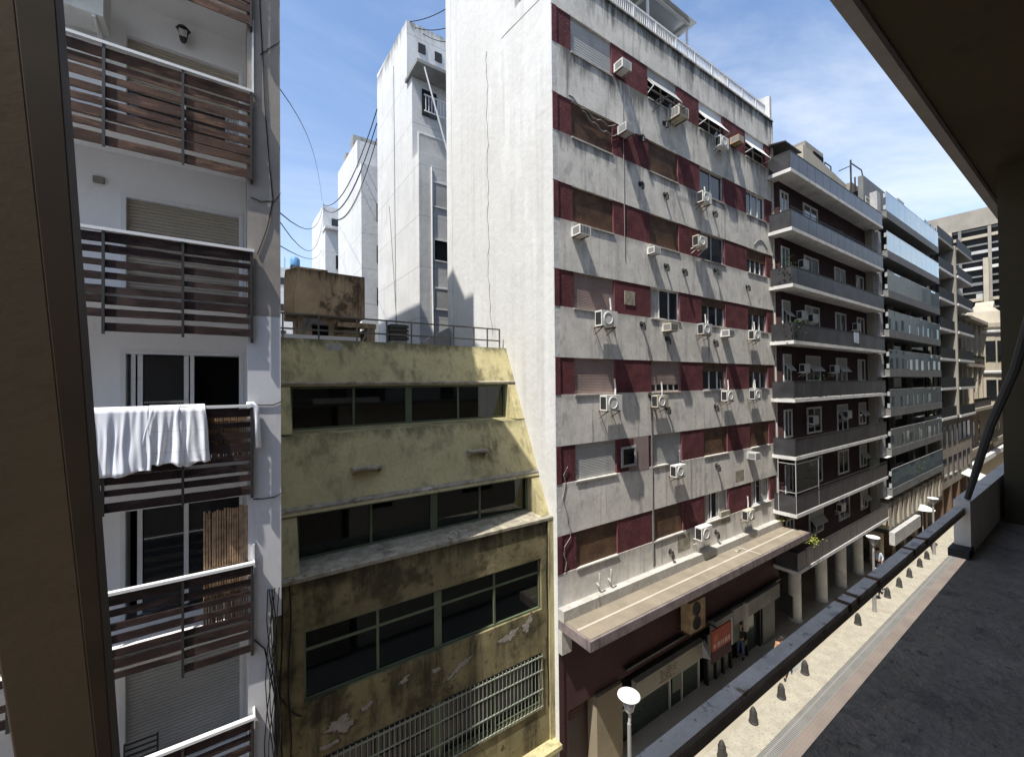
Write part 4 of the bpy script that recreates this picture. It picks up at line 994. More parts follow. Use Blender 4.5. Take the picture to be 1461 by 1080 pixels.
# enclosed corner with thin glazing bars on the sixth balcony
k = MB()
for (x, y) in ((AX0+.04, AY+.04), (AX0+.04, AW), (25.2, AY+.04)): k.bar((x, y, SB[6]+.17), (x, y, SB[5]), .035)
for z in (SB[6]+1.2, SB[6]+2.6): k.bar((AX0+.04, AY+.04, z), (25.2, AY+.04, z), .03); k.bar((AX0+.04, AY+.04, z), (AX0+.04, AW, z), .03)
k.bar((AX0+.04, AY+.04, SB[6]+1.9), (25.2, AY+.04, SB[6]+1.6), .02); k.build('glazing_bar', M['alu'], ab)
MB().box(AX0+.06, 25.15, AY+.03, AY+.04, SB[6]+1.2, SB[5]-.05).build('corner_glazing', glass_mat('smoky glass', (.5,.5,.5), .06, .03, (.05,.05,.05), .3), ab)
# ground floor columns and back wall
MB().box(23.1, 37, 13.0, 13.2, GZ, -9.4).build('porch_wall', M['dark_int'], ab)
MB().box(23.1, 36.8, AW, 13.0, -9.395, -9.2).build('porch_ceiling', M['dark_int'], ab)
for x in (25.1, 28.6, 31.6, 34.6): MB().lathe((x, 10.0, GZ), [(.34, 0), (.34, .08), (.30, .12), (.30, 3.38), (.30, 3.5)], 18).build('column', M['slab_white'], ab, smooth=False)
# roof top: penthouse and terrace pieces
MB().prism([(29.4, 9.9), (29.4, 14.75), (38.6, 13.95), (38.6, 9.9)], 'Y', 10.8, 11.9).build('penthouse', M['cream'], ab)
MB().prism([(32.9, 12.5), (36.0, 12.5), (36.0, 16.7), (32.9, 16.7)], 'Y', 11.95, 14).build('penthouse_block', M['cream_grey'], ab)
MB().box(34.2, 35.9, 11.9, 11.948, 15.75, 16.35).build('window', M['dark_int'], ab)
k = MB(); k.box(23.2, 28.3, 12.4, 17, 10, 12.6); k.build('roof_shed', M['dark_metal'], ab)
k = MB(); k.bar((37, 12.2, 15.4), (37, 12.2, 16.5), .07); k.bar((38.2, 12.2, 16.5), (37, 12.2, 16.5), .06); k.bar((38.2, 12.2, 15.4), (38.2, 12.2, 16.5), .07)
build_each(k, 'roof_pipe', M['dark_metal'], ab)
k = MB().prism([(AY+.3, 11.9), (AW+1.4, 12.3), (AW+1.4, 12.36), (AY+.3, 11.96)], 'X', 22.7, 24.6).build('roof_awning', M['dark_metal'], ab)
for n_, (x, z, lb_) in enumerate(((25.2,.45,'split unit beside leftmost window under the fourth slab, wine red building'), (29.3,.45,'split unit left of the balcony door under the fourth slab, wine red building'),
      (25.0,3.25,'split unit, left one of two under the third slab, wine red building'), (26.4,3.2,'split unit, right one of two under the third slab, wine red building'), (33.1,3.2,'split unit near the right end under the third slab, wine red building'),
      (25.3,6.0,'split unit by the leafy corner under the second slab, wine red building'), (26.2,-2.35,'split unit left of the wide window under the fifth slab, wine red building'), (31.2,-2.3,'split unit right of the door under the fifth slab, wine red building'), (29.9,-7.75,'split unit above the lowest balcony door of the wine red building'))):
    t = copy_tree(p0); t.location = (x, AW, z); t['label'] = 'white '+lb_; t['group'] = 'split air conditioners on the wine red building'
def plant(label, loc, h, w, m, seed, n=90, pot=True):
    rr = random.Random(seed); t = thing('potted_plant' if pot else 'plant', label, 'plant', loc)
    if pot: MB().lathe(loc, [(.10, 0), (.15, .24), (.16, .26)], 10).build('pot', M['rust'], t)
    s = MB()
    for i in range(6): s.tube([(loc[0], loc[1], loc[2]+.1), (loc[0]+rr.uniform(-.2, .2)*w, loc[1]+rr.uniform(-.2, .2)*w, loc[2]+h*rr.uniform(.6, .95))], .008, 4)
    s.build('stem', M['bark'], t)
    f = MB()
    for i in range(n):
        c = Vector((loc[0]+rr.gauss(0, .28)*w, loc[1]+rr.gauss(0, .2)*w, loc[2]+.2+rr.random()*h)); a = rr.uniform(0, 6.3); l = rr.uniform(.06, .12)
        d = Vector((math.cos(a), math.sin(a), rr.uniform(-.4, .6)))*l; e = Vector((-math.sin(a), math.cos(a), rr.uniform(-.4, .4)))*l*.4
        f.poly([c, c+d*.5+e, c+d, c+d*.5-e], [(0,1,2,3)])
    f.build('foliage', m, t)
plant('green shrub filling the near balcony corner below the second white slab', (23.0, 9.2, SB[2]+.17), 1.3, 1.1, M['leaf'], 1, 260)
plant('low creeper over the corner of the balcony below the third white slab', (22.9, 8.95, SB[3]+.17), .9, .9, M['leaf'], 2, 160)
plant('bright yellow green plant spilling over the lowest balcony edge', (24.4, 8.85, SB[7]+.9), .35, .9, M['leaf_bright'], 3, 120, False)
plant('small bright weed at the far end of the tan canopy', (23.0, 9.6, -7.31), .4, .6, M['leaf_bright'], 4, 70, False)

plant('round green bush at the middle of the second smoked balcony from the top', (29.0, 9.1, SB[1]+.17), 1.0, .8, M['leaf'], 11, 150)
plant('tall thin plant near the right end of the sixth smoked balcony', (34.0, 9.1, SB[6]+.17), 1.3, .6, M['leaf'], 12, 130)
plant('small plant on the left half of the fifth smoked balcony', (26.0, 9.05, SB[4]+.17), .95, .6, M['leaf'], 13, 110)
plant('small plant at the right end of the third smoked balcony', (35.2, 9.05, SB[2]+.17), 1.05, .7, M['leaf'], 14, 120)
tag(MB().prism([(30.6, SB[3]+.45), (31.4, SB[3]+.40), (31.4, SB[3]+1.06), (30.6, SB[3]+1.06)], 'Y', AY-.012, AY-.002).build('hanging_towel', M['cl_lightblue']), 'pale blue towel hung over the fourth smoked balcony', 'laundry', 'laundry on the smoked balconies')

# ------------------------------------------------------------------ glass balcony building
BX0, BX1, BY, BW = 37.35, 52.0, 8.80, 9.9
gbl = thing('glass_balcony_building', 'grey apartment building with blue glass balustrades stacked floor over floor', 'building', (44.5, BY, GZ))
MB().box(BX0-.5, BX1, BW, BW+.3, -8.4, 14.5).build('facade_wall', M['b_grey'], gbl)
MB().box(BX0-.5, BX1, BW+.32, 22, -8.4, 13.5).build('core', M['dark_int'], gbl)
for k in range(8):
    zt_ = 13.05-2.745*k
    s_ = MB().box(BX0, BX1, BY, BW-.003, zt_-1.85, zt_-1.32).build('balcony_slab', M['b_grey'], gbl)
    gp = MB(); npn = 10
    for i_ in range(npn):
        a_ = BX0+.02+(BX1-BX0-.04)*i_/npn; c_2 = BX0+.02+(BX1-BX0-.04)*(i_+1)/npn; dy = .004*math.sin(i_*2.7+k)
        gp.prism([(a_+.012, BY+.02+dy), (c_2-.012, BY+.02-dy), (c_2-.012, BY+.043-dy), (a_+.012, BY+.043+dy)], 'Z', zt_-1.315, zt_)
    gp.build('glass_balustrade', M['rail_glass'], s_)
    k_ = MB(); k_.bar((BX0+.02, BY+.03, zt_+.02), (BX1-.02, BY+.03, zt_+.02), .03); k_.build('top_rail', M['alu'], s_)
    k_ = MB(); k_.box(BX0-.05, BX0+.015, BY+.02, BY+.16, zt_-.42, zt_-.12); k_.box(BX0-.05, BX0+.015, BY+.02, BY+.16, zt_-1.25, zt_-.95); build_each(k_, 'end_clamp', M['alu'], s_)
    MB().box(BX0-.75, BX0-.06, 9.1, 9.5, zt_-1.8, zt_-.05).build('end_block', M['b_block'], s_)
    MB().box(BX0-.9, BX0-.002, BY, 9.6, zt_-1.85, zt_-1.81).build('end_shelf', M['slab_white'], s_)
    g = MB(); g.box(BX0+.2, 41.3, BW-.03, BW-.006, zt_-1.31, zt_+.85); g.box(41.5, 46.2, BW-.03, BW-.006, zt_-1.31, zt_+.85); g.box(46.5, 51.6, BW-.03, BW-.006, zt_-1.31, zt_+.85)
    if k: 
        build_each(g, 'window_wall', M['win_glass'], s_)
        f = MB()
        for x in (41.4, 46.35): f.box(x-.10, x+.10, BW-.35, BW-.004, zt_-1.31, zt_+.88)
        build_each(f, 'partition', M['cream_grey'], s_)
plant('dark green creeper behind the lowest glass balustrade', (44, 9.3, 13.05-2.745*7-1.3), 1.1, 4.5, M['leaf'], 7, 420)
k = MB(); k.box(BX0-.7, 40.3, 10.5, 15, 10, 14.2); k.build('roof_room', M['cream_grey'], gbl)
k = MB(); k.box(37.6, 38.8, 10.42, 10.49, 12.9, 13.7); k.build('window', M['dark_int'], gbl)
k = MB(); k.box(45.0, 46.8, 9.9, 10.2, 12, 14.9); build_each(k, 'roof_wall', M['b_block'], gbl)
k = MB(); k.bar((36.2, 10.4, 11), (36.2, 10.4, 15.6), .09); k.bar((34.0, 10.4, 14.2), (36.2, 10.4, 15.2), .06); k.bar((36.2, 10.4, 15.4), (38.4, 10.4, 15.5), .06); k.bar((38.4, 10.4, 15.5), (39.2, 10.4, 14.2), .06); k.bar((37, 10.4, 12), (37, 10.4, 14.6), .08)
build_each(k, 'roof_pipe', M['dark_metal'], gbl)
k = MB(); k.slats(36.55, 38.4, 9.7, 11.2, 12.9, .3, .02); k.build('roof_fence', M['b_block'], gbl)
# striped base and shop fronts
for i in range(13):
    x = BX0-.5+i*1.18
    MB().box(x, x+.62, BY+.1, BW-.004, -10.2, -8.42).build('base_pilaster', M['cream'] if i % 2 == 0 else M['cream_grey'], gbl)
MB().box(BX0-.5, BX1, BW-.3, BW-.006, -10.2, -8.41).build('base_panel', M['brown_panel'], gbl)
MB().box(BX0-.5, BX1, BY+.05, BW+.4, -10.5, -10.205).build('base_lintel', M['dark_metal'], gbl)
MB().box(36.6, 43.0, 8.55, 8.84, -11.1, -10.25).build('shop_fascia', M['b_block'], gbl)
MB().box(37, BX1, BW+.5, BW+.6, GZ, -10.5).build('shop_back', M['shop_glass'], gbl)
for i, x in enumerate((37.0, 39.6, 42.4, 45.5, 48.8, 51.2)):
    MB().box(x, x+.7, BW-.5, BW+.1, GZ, -10.505).build('shop_pier', (M['cream'], M['brown_panel'], M['cream_grey'])[i % 3], gbl)

# ------------------------------------------------------------------ dark slab building beyond
CX0, CX1 = 52.1, 65.7
cbg = thing('dark_slab_building', 'dark apartment building with thin white balcony edges over a pale stone base', 'building', (59, 8.8, GZ))
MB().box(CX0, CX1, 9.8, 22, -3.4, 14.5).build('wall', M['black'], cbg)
for k in range(7):
    z = -3.7+2.72*k
    for (a, c, y) in ((CX0, 58.4, 8.8), (58.45, CX1, 8.6)):
        s_ = MB().box(a, c, y, 9.797, z, z+.22).build('balcony_slab', M['slab_white'] if k < 6 else M['cream_grey'], cbg)
        MB().box(a+.05, c-.05, y+.05, y+.09, z+.23, z+1.15).build('balcony_panel', M['black'], s_)
        w = MB()
        for i in range(3):
            x = a+.6+i*1.9; w.box(x, x+1.2, 9.74, 9.797, z+.35, z+2.1)
        build_each(w, 'window_row', M['win_glass'], s_)
MB().box(58.1, 58.45, 8.7, 9.79, -3.4, 13).build('party_post', M['cream_grey'], cbg)
MB().box(CX0, CX1, 8.95, 9.79, GZ+3, -3.705).build('base_wall', M['cream_grey'], cbg)
for zz in (-6.0, -8.9):
    for i in range(6):
        x = CX0+.6+i*2.1
        w = MB().box(x, x+1.15, 8.90, 8.948, zz, zz+1.7).build('window', M['win_glass'], cbg)
MB().box(CX0, CX1, 9.9, 10, GZ, GZ+3).build('shop_front', M['shop_glass'], cbg)
for x in (52.1, 55.5, 59, 62.5, 65.2): MB().box(x, x+.5, 8.95, 9.89, GZ, GZ+2.99).build('shop_pier', M['brown_panel'], cbg)
MB().prism([(7.7, GZ+3.0), (8.94, GZ+3.5), (8.94, GZ+3.6), (7.7, GZ+3.1)], 'X', 60.0, 63.5).build('awning', M['white_paint'], cbg)

# ------------------------------------------------------------------ old cream building
ob = thing('old_cream_building', 'old cream ornate building with balconies, pilasters and a rounded bay', 'building', (78, 9.2, GZ))
MB().box(66, 94, 9.6, 20, GZ, 7.2).build('wall', M['cream'], ob)
MB().prism([(66, 7.2), (66, 10.6), (70.5, 9.4), (70.5, 7.2)], 'Y', 9.9, 20).build('gable', M['cream_grey'], ob)
for z, d in ((-3.55, .9), (1.4, .35), (6.6, .7), (-8.2, .4)): MB().box(66, 94, 9.6-d, 9.597, z, z+.35).build('cornice', M['cream'], ob)
MB().lathe((79.0, 9.6, -3.2), [(1.9, 0), (1.9, 9.5), (2.1, 9.6), (2.1, 10.1), (1.5, 11.6), (.6, 12.6), (.1, 13)], 20).build('rounded_bay', M['cream'], ob, smooth=False)
for z in (-2.6, 2.2):
    for a in (-2.7, -2.15, -1.57, -1.0):
        cx_, cy_ = 79+1.86*math.cos(a), 9.6+1.86*math.sin(a); tx_, ty_ = -math.sin(a)*.42, math.cos(a)*.42; ox_, oy_ = math.cos(a)*.09, math.sin(a)*.09
        MB().prism([(cx_-tx_-ox_, cy_-ty_-oy_), (cx_+tx_-ox_, cy_+ty_-oy_), (cx_+tx_+ox_, cy_+ty_+oy_), (cx_-tx_+ox_, cy_-ty_+oy_)], 'Z', z, z+2.5).build('window', M['win_glass'], ob)
for z in (.6, 5.6): MB().lathe((79.0, 9.6, z), [(1.9, 0), (2.15, .1), (2.2, .3), (1.9, .4)], 20).build('bay_cornice', M['slab_white'], ob)
for zz in (3.0, 5.2): MB().box(65.93, 65.995, 12, 13.2, zz+4.2, zz+5.4).build('window', M['win_glass'], ob)
for i in range(9):
    x = 67.0+i*3.0
    MB().box(x, x+.5, 9.35, 9.597, -3.2, 6.6).build('pilaster', M['cream'], ob)
    for z in (-7.6, -2.9, 2.1):
        if abs(x+1.3-79) > 2: 
            w = MB().box(x+.9, x+2.1, 9.55, 9.598, z, z+2.6).build('window', M['win_glass'], ob)
            k = MB(); k.box(x+.75, x+.9, 9.5, 9.597, z, z+2.7); k.box(x+2.1, x+2.25, 9.5, 9.597, z, z+2.7); k.box(x+.7, x+2.3, 9.45, 9.597, z+2.7, z+2.95); k.build('window_trim', M['cream'], w)
for z in (-3.2, 1.75):
    k = MB()
    for i in range(60): k.bar((67+i*.44, 8.85 if z < 0 else 9.3, z), (67+i*.44, 8.85 if z < 0 else 9.3, z+.95), .05)
    k.bar((66.5, 8.85 if z < 0 else 9.3, z+.98), (93.5, 8.85 if z < 0 else 9.3, z+.98), .08); k.build('iron_railing', M['dark_metal'], ob)
k = MB(); k.prism([(84.2, 7.2), (84.2, 9.6), (85.6, 10.6), (87.0, 9.6), (87.0, 7.2)], 'Y', 9.3, 11); k.build('attic_gable', M['cream'], ob)
MB().box(84.8, 86.4, 9.24, 9.295, 7.5, 9.3).build('window', M['win_glass'], ob)
plant('dark planter bushes along the upper balcony of the old cream building', (70.5, 9.0, 1.76), .9, 3.0, M['leaf'], 8, 220)
MB().box(66, 94, 9.0, 9.5, GZ+3, GZ+3.6).build('shop_canopy', M['white_paint'], ob)
# ------------------------------------------------------------------ tower at the end
tw = thing('end_tower', 'tall dark office tower with cream top closing the street', 'building', (100, 15, GZ))
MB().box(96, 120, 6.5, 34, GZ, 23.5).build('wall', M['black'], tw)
MB().box(95.4, 120, 6.2, 34, 23.5, 26.3).build('cornice', M['cream_grey'], tw)
MB().box(95.5, 95.58, 10, 15, 24.2, 25.2).build('cornice_slot', M['dark_metal'], tw)
rr = random.Random(3)
for i in range(14):
    z = -10+i*2.45
    MB().box(95.45, 95.98, 6.6, 33.9, z, z+.45).build('floor_band', (M['b_block'], M['cream'], M['b_grey'], M['slab_white'])[i % 4], tw)
    MB().box(95.62, 95.97, 6.6, 33.9, z+1.25, z+1.5).build('floor_band', M['b_grey'], tw)
for q in range(9):
    y = 7.4+q*3.1; MB().box(95.35, 95.44, y, y+.35, GZ, 23.4).build('mullion', (M['b_grey'], M['cream_grey'])[q % 2], tw)
    for i in range(10):
        if rr.random() < .5: MB().box(95.60, 95.66, y+.4, y+1.7, -7.5+i*2.45, -6.4+i*2.45).build('blind', rr.choice((M['curtain'], M['grey_shutter'])), tw)
for y in (9.2, 10.8): MB().box(94.9, 95.5, y, y+.55, GZ, 18.5).build('column', M['cream'], tw)
MB().box(95, 95.4, 14.6, 15.3, 14, 23.4).build('column', M['cream'], tw)

# ------------------------------------------------------------------ our own side of the street
ow = thing('home_building', 'shaded concrete building the street is seen from, with rough ledge and olive brown overhang', 'building', (2, -.4, GZ))
MB().box(-3, 4.6, -9, -.62, GZ, 12).build('wall', M['own_conc'], ow)
MB().box(-3, 16, -.7, .49, -1.16, -1.0).build('ledge', M['own_conc'], ow)
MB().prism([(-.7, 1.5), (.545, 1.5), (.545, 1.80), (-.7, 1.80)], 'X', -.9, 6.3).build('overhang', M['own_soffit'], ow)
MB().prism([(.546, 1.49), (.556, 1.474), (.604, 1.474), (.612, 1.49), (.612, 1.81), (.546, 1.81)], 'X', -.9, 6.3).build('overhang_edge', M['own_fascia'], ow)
MB().box(4.46, 5.2, -.7, .46, -.999, 1.499).build('pier', M['own_soffit'], ow)
MB().box(3.47, 7.0, .485, .552, -.9992, -.70).build('parapet', M['own_block'], ow)
MB().box(3.36, 3.50, .478, .56, -.9985, -.955).build('slot_shade', M['black'], ow)  # black box stands in for the shadow in the slot under the parapet
rl = MB().box(-1.2, 3.6, .507, .544, -.752, -.735).build('rail', M['own_rail'], ow)
MB().box(-1.2, 3.58, .504, .540, -.774, -.7525).build('rail_face', M['own_rail_shade'], rl)
k = MB()
for x in (1.66, 1.74, 1.95, 2.42, 2.62): k.box(x, x+.018, .503, .547, -.757, -.7315)
build_each(k, 'rail_clamp', M['rust'], rl)
k = MB(); k.tube([(3.50, .50, -.69), (3.47, .455, -.50), (3.42, .395, -.25), (3.35, .30, .05), (3.22, .20, .5)], [.013, .017, .019, .019, .019], 8); k.build('window_stay', M['dark_metal'], ow)
# open window sash / jamb at the left of the view (leans a little)
def J(x, z, y): return (x*y/1.2, y, z*y/1.2)
q = [(-.300,.79),(-.212,-.78),(-.355,.76),(-.236,-.76),(-.50,.69),(-.352,-.71)]
def ext(a, c):   # extend the line beyond the picture
    (x0, z0), (x1, z1) = a, c; sx_ = (x1-x0)/(z1-z0)
    return [(x0+sx_*(1.6-z0), 1.6), (x0+sx_*(-1.6-z0), -1.6)]
e0, e1, e2 = ext(q[0], q[1]), ext(q[2], q[3]), ext(q[4], q[5])
Yj = 1.2
def plank(a, c, y, th):
    mb = MB(); mb.poly([(a[0][0], y, a[0][1]), (c[0][0], y, c[0][1]), (c[1][0], y, c[1][1]), (a[1][0], y, a[1][1]),
                    (a[0][0], y+th, a[0][1]), (c[0][0], y+th, c[0][1]), (c[1][0], y+th, c[1][1]), (a[1][0], y+th, a[1][1])],
                   [(3,2,1,0),(4,5,6,7),(0,1,5,4),(1,2,6,5),(2,3,7,6),(3,0,4,7)]); return mb
jb = plank(e2, [(e1[0][0]+.0005, e1[0][1]), (e1[1][0]+.0005, e1[1][1])], Yj, .06).build('window_jamb', M['jamb'], ow)
bv = jb.modifiers.new('edge', 'BEVEL'); bv.width = .004; bv.segments = 3
jc_ = plank([(e1[0][0], e1[0][1]), (e1[1][0], e1[1][1])], e0, Yj-.006, .06).build('jamb_seal', M['jamb_dark'], jb)
bv = jc_.modifiers.new('edge', 'BEVEL'); bv.width = .012; bv.segments = 4
# unseen neighbours on our side, heights and tones set for bounce light and reflections
for nm, x0, x1, h, lab in (('facade_block', 5.0, 30, 21, 'unseen beige block next to the home building, made tall to hold back sky light'), ('facade_block', 31, 130, 16, 'long beige block farther along the near side of the street'), ('facade_block', -40, -3.2, 5, 'unseen white block behind the window, kept low and pale to light the balconies')):
    t = thing(nm, lab, 'building', ((x0+x1)/2, -5, GZ))
    MB().box(x0, x1, -10, -.72, GZ, h).build('wall', M['own_wall'] if x0 > 0 else M['left_wall'], t)
    for i in range(8):
        z = GZ+3.4+i*2.8
        if z > h-1.6: break
        w = MB()
        xx = x0+1.0
        rr_ = random.Random(int(x0*7+i))
        while xx < x1-3: ww = rr_.uniform(.8, 2.2); w.box(xx, xx+ww, -.715, -.66, z+rr_.choice((0, .0, -.6)), z+1.5); xx += ww+rr_.uniform(1.2, 4.5)
        build_each(w, 'window_row', M['win_glass'], t)

# ------------------------------------------------------------------ street furniture
BOL = [(13.87, 7.84), (16.27, 7.95), (18.47, 7.91), (20.85, 7.96), (27.35, 7.94), (32.15, 7.90), (34.38, 7.88), (36.61, 7.88), (39.22, 7.9), (41.31, 7.94)]
ORD = ['nearest', 'second nearest', 'third nearest', 'fourth nearest', 'fifth nearest', 'sixth nearest', 'seventh nearest', 'eighth nearest', 'second farthest', 'farthest']
for i, (x, y) in enumerate(BOL):
    if i == 0:
        bo = thing('bollard', '', 'bollard'); MB().lathe((0,0,0), [(.17, 0), (.17, .05), (.15, .08), (.13, .32), (.09, .50), (.04, .58), (.012, .60)], 14).build('post', M['bollard'], bo, smooth=False)
        MB().lathe((0,0,.36), [(.132, 0), (.132, .03), (.12, .035)], 14).build('collar', M['dark_metal'], bo)
        o = bo
    else: o = copy_tree(bo)
    o.location = (x, y, GZ); o['label'] = 'dark tapered bollard, %s in the row on the sunlit pavement' % ORD[i]; o['group'] = 'bollards along the sunlit pavement'
def lamp():
    t = thing('street_lamp', '', 'street lamp')
    MB().tube([(0,0,0), (0,0,.1), (0,0,.9), (0,0,.95), (0,0,3.35)], [.11, .10, .09, .06, .055], 10).build('pole', M['pole'], t)
    k = MB(); k.tube([(0,0,3.3), (.03,0,3.55), (-.02,0,3.75)], .04, 8); k.lathe((0,0,3.62), [(.03, 0), (.13, .12), (.15, .28), (.10, .36)], 14)
    for a in range(4): k.tube([(.12*math.cos(a*1.57), .12*math.sin(a*1.57), 3.75), (.24*math.cos(a*1.57), .24*math.sin(a*1.57), 4.10)], .015, 5)
    k.build('lantern', M['alu'], t)
    MB().lathe((0,0,4.10), [(.08, 0), (.29, 0), (.315, .025), (.305, .05), (.26, .07), (.04, .085)], 28).build('reflector_disc', M['lamp_white'], t, smooth=False)
    return t
lm = lamp()
for i, (x, y, lab) in enumerate(((9.16, 7.84, 'nearest street lamp, white disc on a grey pole before the cream shop sign'), (29.6, 7.84, 'middle street lamp, white disc above the sunlit pavement'), (42.8, 7.84, 'farthest street lamp with white disc, far down the street'))):
    o = lm if i == 0 else copy_tree(lm)
    o.location = (x, y, GZ); o['label'] = lab; o['group'] = 'disc street lamps'
t = thing('parasol', 'white round parasol beyond the metal rail below the farthest street lamp', 'parasol', (44.8, 8.8, GZ))
MB().tube([(44.8, 8.8, GZ), (44.8, 8.8, GZ+3.1)], .03, 6).build('pole', M['alu'], t); MB().lathe((44.8, 8.8, GZ+2.75), [(.75, 0), (.4, .22), (.02, .35)], 10).build('canopy', M['cl_white'], t)
k = thing('pavement_hatch', 'grey utility hatch set in the sunlit paving near the walking person', 'hatch', (20.9, 8.45, GZ))
MB().box(20.3, 21.6, 8.26, 8.62, GZ, GZ+.008).build('lid', M['grey_conc'], k)

# ------------------------------------------------------------------ people
def skin(name, V, E, m, parent, root=0, lv=1):
    me = bpy.data.meshes.new(name); me.from_pydata([v[:3] for v in V], E, []); me.materials.append(m)
    o = bpy.data.objects.new(name, me); C.objects.link(o); o.parent = parent
    o.modifiers.new('skin', 'SKIN')
    if not me.skin_vertices:
        bpy.context.view_layer.objects.active = o
    sv = me.skin_vertices[0].data
    for i, v in enumerate(V):
        r = v[3]; sv[i].radius = (r, r) if not isinstance(r, tuple) else r; sv[i].use_root = (i == root)
    o.modifiers['skin'].use_smooth_shade = True
    ss = o.modifiers.new('sub', 'SUBSURF'); ss.levels = lv; ss.render_levels = lv
    return o
def person(label, loc, rz, top, legs, pose='walk', hair='hair'):
    """figure faces local +X"""
    t = thing('person', label, 'person', loc); t.rotation_euler = (0, 0, rz)
    if pose == 'walk':
        hip = (0, 0, .92); chest = (.03, 0, 1.30); neck = (.05, 0, 1.46); head = (.08, 0, 1.60)
        knee = [(.16, .10, .50), (-.05, -.10, .49)]; ank = [(.24, .10, .09), (-.30, -.10, .13)]; toe = [(.40, .11, .03), (-.17, -.11, .03)]
        elb = [(-.08, .25, 1.12), (.12, -.25, 1.12)]; hnd = [(.02, .28, .88), (.30, -.25, .95)]
    elif pose == 'stand':
        hip = (0, 0, .92); chest = (0, 0, 1.30); neck = (0, 0, 1.46); head = (.04, 0, 1.60)
        knee = [(.03, .10, .50), (.02, -.11, .5)]; ank = [(0, .11, .09), (0, -.12, .09)]; toe = [(.16, .13, .03), (.16, -.15, .03)]
        elb = [(-.02, .27, 1.14), (-.02, -.27, 1.14)]; hnd = [(.10, .27, .90), (.12, -.24, .92)]
    else:
        hip = (-.12, 0, 1.0); chest = (.10, 0, 1.34); neck = (.18, 0, 1.48); head = (.26, 0, 1.60)
        knee = [(.22, .09, .86), (.14, -.09, .62)]; ank = [(.10, .10, .47), (.02, -.10, .20)]; toe = [(.25, .11, .43), (.17, -.11, .15)]
        elb = [(.24, .24, 1.14), (.24, -.24, 1.14)]; hnd = [(.46, .22, 1.05), (.46, -.22, 1.05)]
    V = [(*hip, .115), (*chest, .11), (*neck, .055), (head[0], 0, head[2]-.06, .075), (*head, .098), (head[0]-.01, 0, head[2]+.09, .075)]
    E = [(0, 1), (1, 2), (2, 3), (3, 4), (4, 5)]
    for s_, k in ((1, 0), (-1, 1)):
        b0 = len(V)
        V += [(hip[0], .09*s_, hip[2]-.06, .095), (*knee[k], .058), (*ank[k], .038), (*toe[k], .032)]
        E += [(0, b0), (b0, b0+1), (b0+1, b0+2), (b0+2, b0+3)]
        b1 = len(V)
        V += [(chest[0]+.01, .17*s_, chest[2]+.07, .055), (*elb[k], .042), (*hnd[k], .030)]
        E += [(1, b1), (b1, b1+1), (b1+1, b1+2)]
        d = (Vector(hnd[k])-Vector(elb[k])).normalized(); p = Vector(hnd[k])+d*.07
        V.append((*p, .026)); E.append((b1+2, len(V)-1)); pi = len(V)-1
        for f_ in range(4):
            o_ = Vector((.0, .0, 0)) + Vector((1, 0, 0))*(f_-1.5)*.020
            q1 = p+d*(.06+.012*(1.5-abs(f_-1.3)))+o_; q2 = q1+d*.025+Vector((0, -.02*s_, 0))
            V += [(*q1, .009), (*q2, .008)]; E += [(pi, len(V)-2), (len(V)-2, len(V)-1)]
        q1 = Vector(hnd[k])+d*.045+Vector((.045, -.01*s_, 0)); V.append((*q1, .010)); E.append((b1+2, len(V)-1))
    body = skin('body', V, E, M['skin'], t)
    # clothes, a little wider than the body
    V = [(hip[0], 0, hip[2]-.06, .165), (*chest, .150), (neck[0], 0, neck[2]-.06, .085), ((hip[0]+chest[0])/2, 0, (hip[2]+chest[2])/2, .155)]; E = [(0, 3), (3, 1), (1, 2)]
    for s_, k in ((1, 0), (-1, 1)):
        b1 = len(V); V += [(chest[0]+.01, .175*s_, chest[2]+.07, .075), (*elb[k], .058), (*(Vector(elb[k]).lerp(Vector(hnd[k]), .8)), .046)]
        E += [(1, b1), (b1, b1+1), (b1+1, b1+2)]
    skin('shirt', V, E, M[top], t)
    V = [(hip[0], 0, hip[2]+.02, .140)]; E = []
    for s_, k in ((1, 0), (-1, 1)):
        b1 = len(V); V += [(hip[0], .09*s_, hip[2]-.08, .115), (*knee[k], .078), (*(Vector(knee[k]).lerp(Vector(ank[k]), .9)), .058)]
        E += [(0, b1), (b1, b1+1), (b1+1, b1+2)]
    skin('trousers', V, E, M[legs], t)
    shs = []
    for k in (0, 1):
        sh = MB(); shs.append(sh)
        a, c = Vector(ank[k]), Vector(toe[k]); sh.tube([a+Vector((-.05, 0, -.035)), a.lerp(c, .5)+Vector((0, 0, -.01)), c+Vector((.02, 0, 0))], [.048, .05, .03], 7)
    off = t.location.copy(); 
    def loc_build(mb, name, m):
        me = bpy.data.meshes.new(name); me.from_pydata(mb.v, [], mb.f); me.materials.append(m)
        o = bpy.data.objects.new(name, me); C.objects.link(o); o.parent = t; return o
    for sh in shs: loc_build(sh, 'shoe', M['cl_charcoal'])
    h = MB(); h.lathe((head[0]-.02, 0, head[2]-.02), [(.10, -.02), (.112, .04), (.108, .09), (.075, .135), (.02, .15)], 12); loc_build(h, 'hair', M[hair])
    fc = MB(); hx = head[0]
    fc.lathe((hx+.098, 0, head[2]-.035), [(.014, -.02), (.018, 0), (.006, .03)], 6); 
    for s_ in (1, -1): fc.lathe((hx-.005, .098*s_, head[2]-.02), [(.012, -.025), (.02, 0), (.012, .025)], 6)
    loc_build(fc, 'nose_and_ears', M['skin'])
    ey = MB()
    for s_ in (1, -1): ey.lathe((hx+.088, .035*s_, head[2]), [(.008, -.008), (.012, 0), (.008, .008)], 6)
    ey.box(hx+.088, hx+.096, -.025, .025, head[2]-.073, head[2]-.063)
    loc_build(ey, 'eyes_and_mouth', M['hair'])
    return t
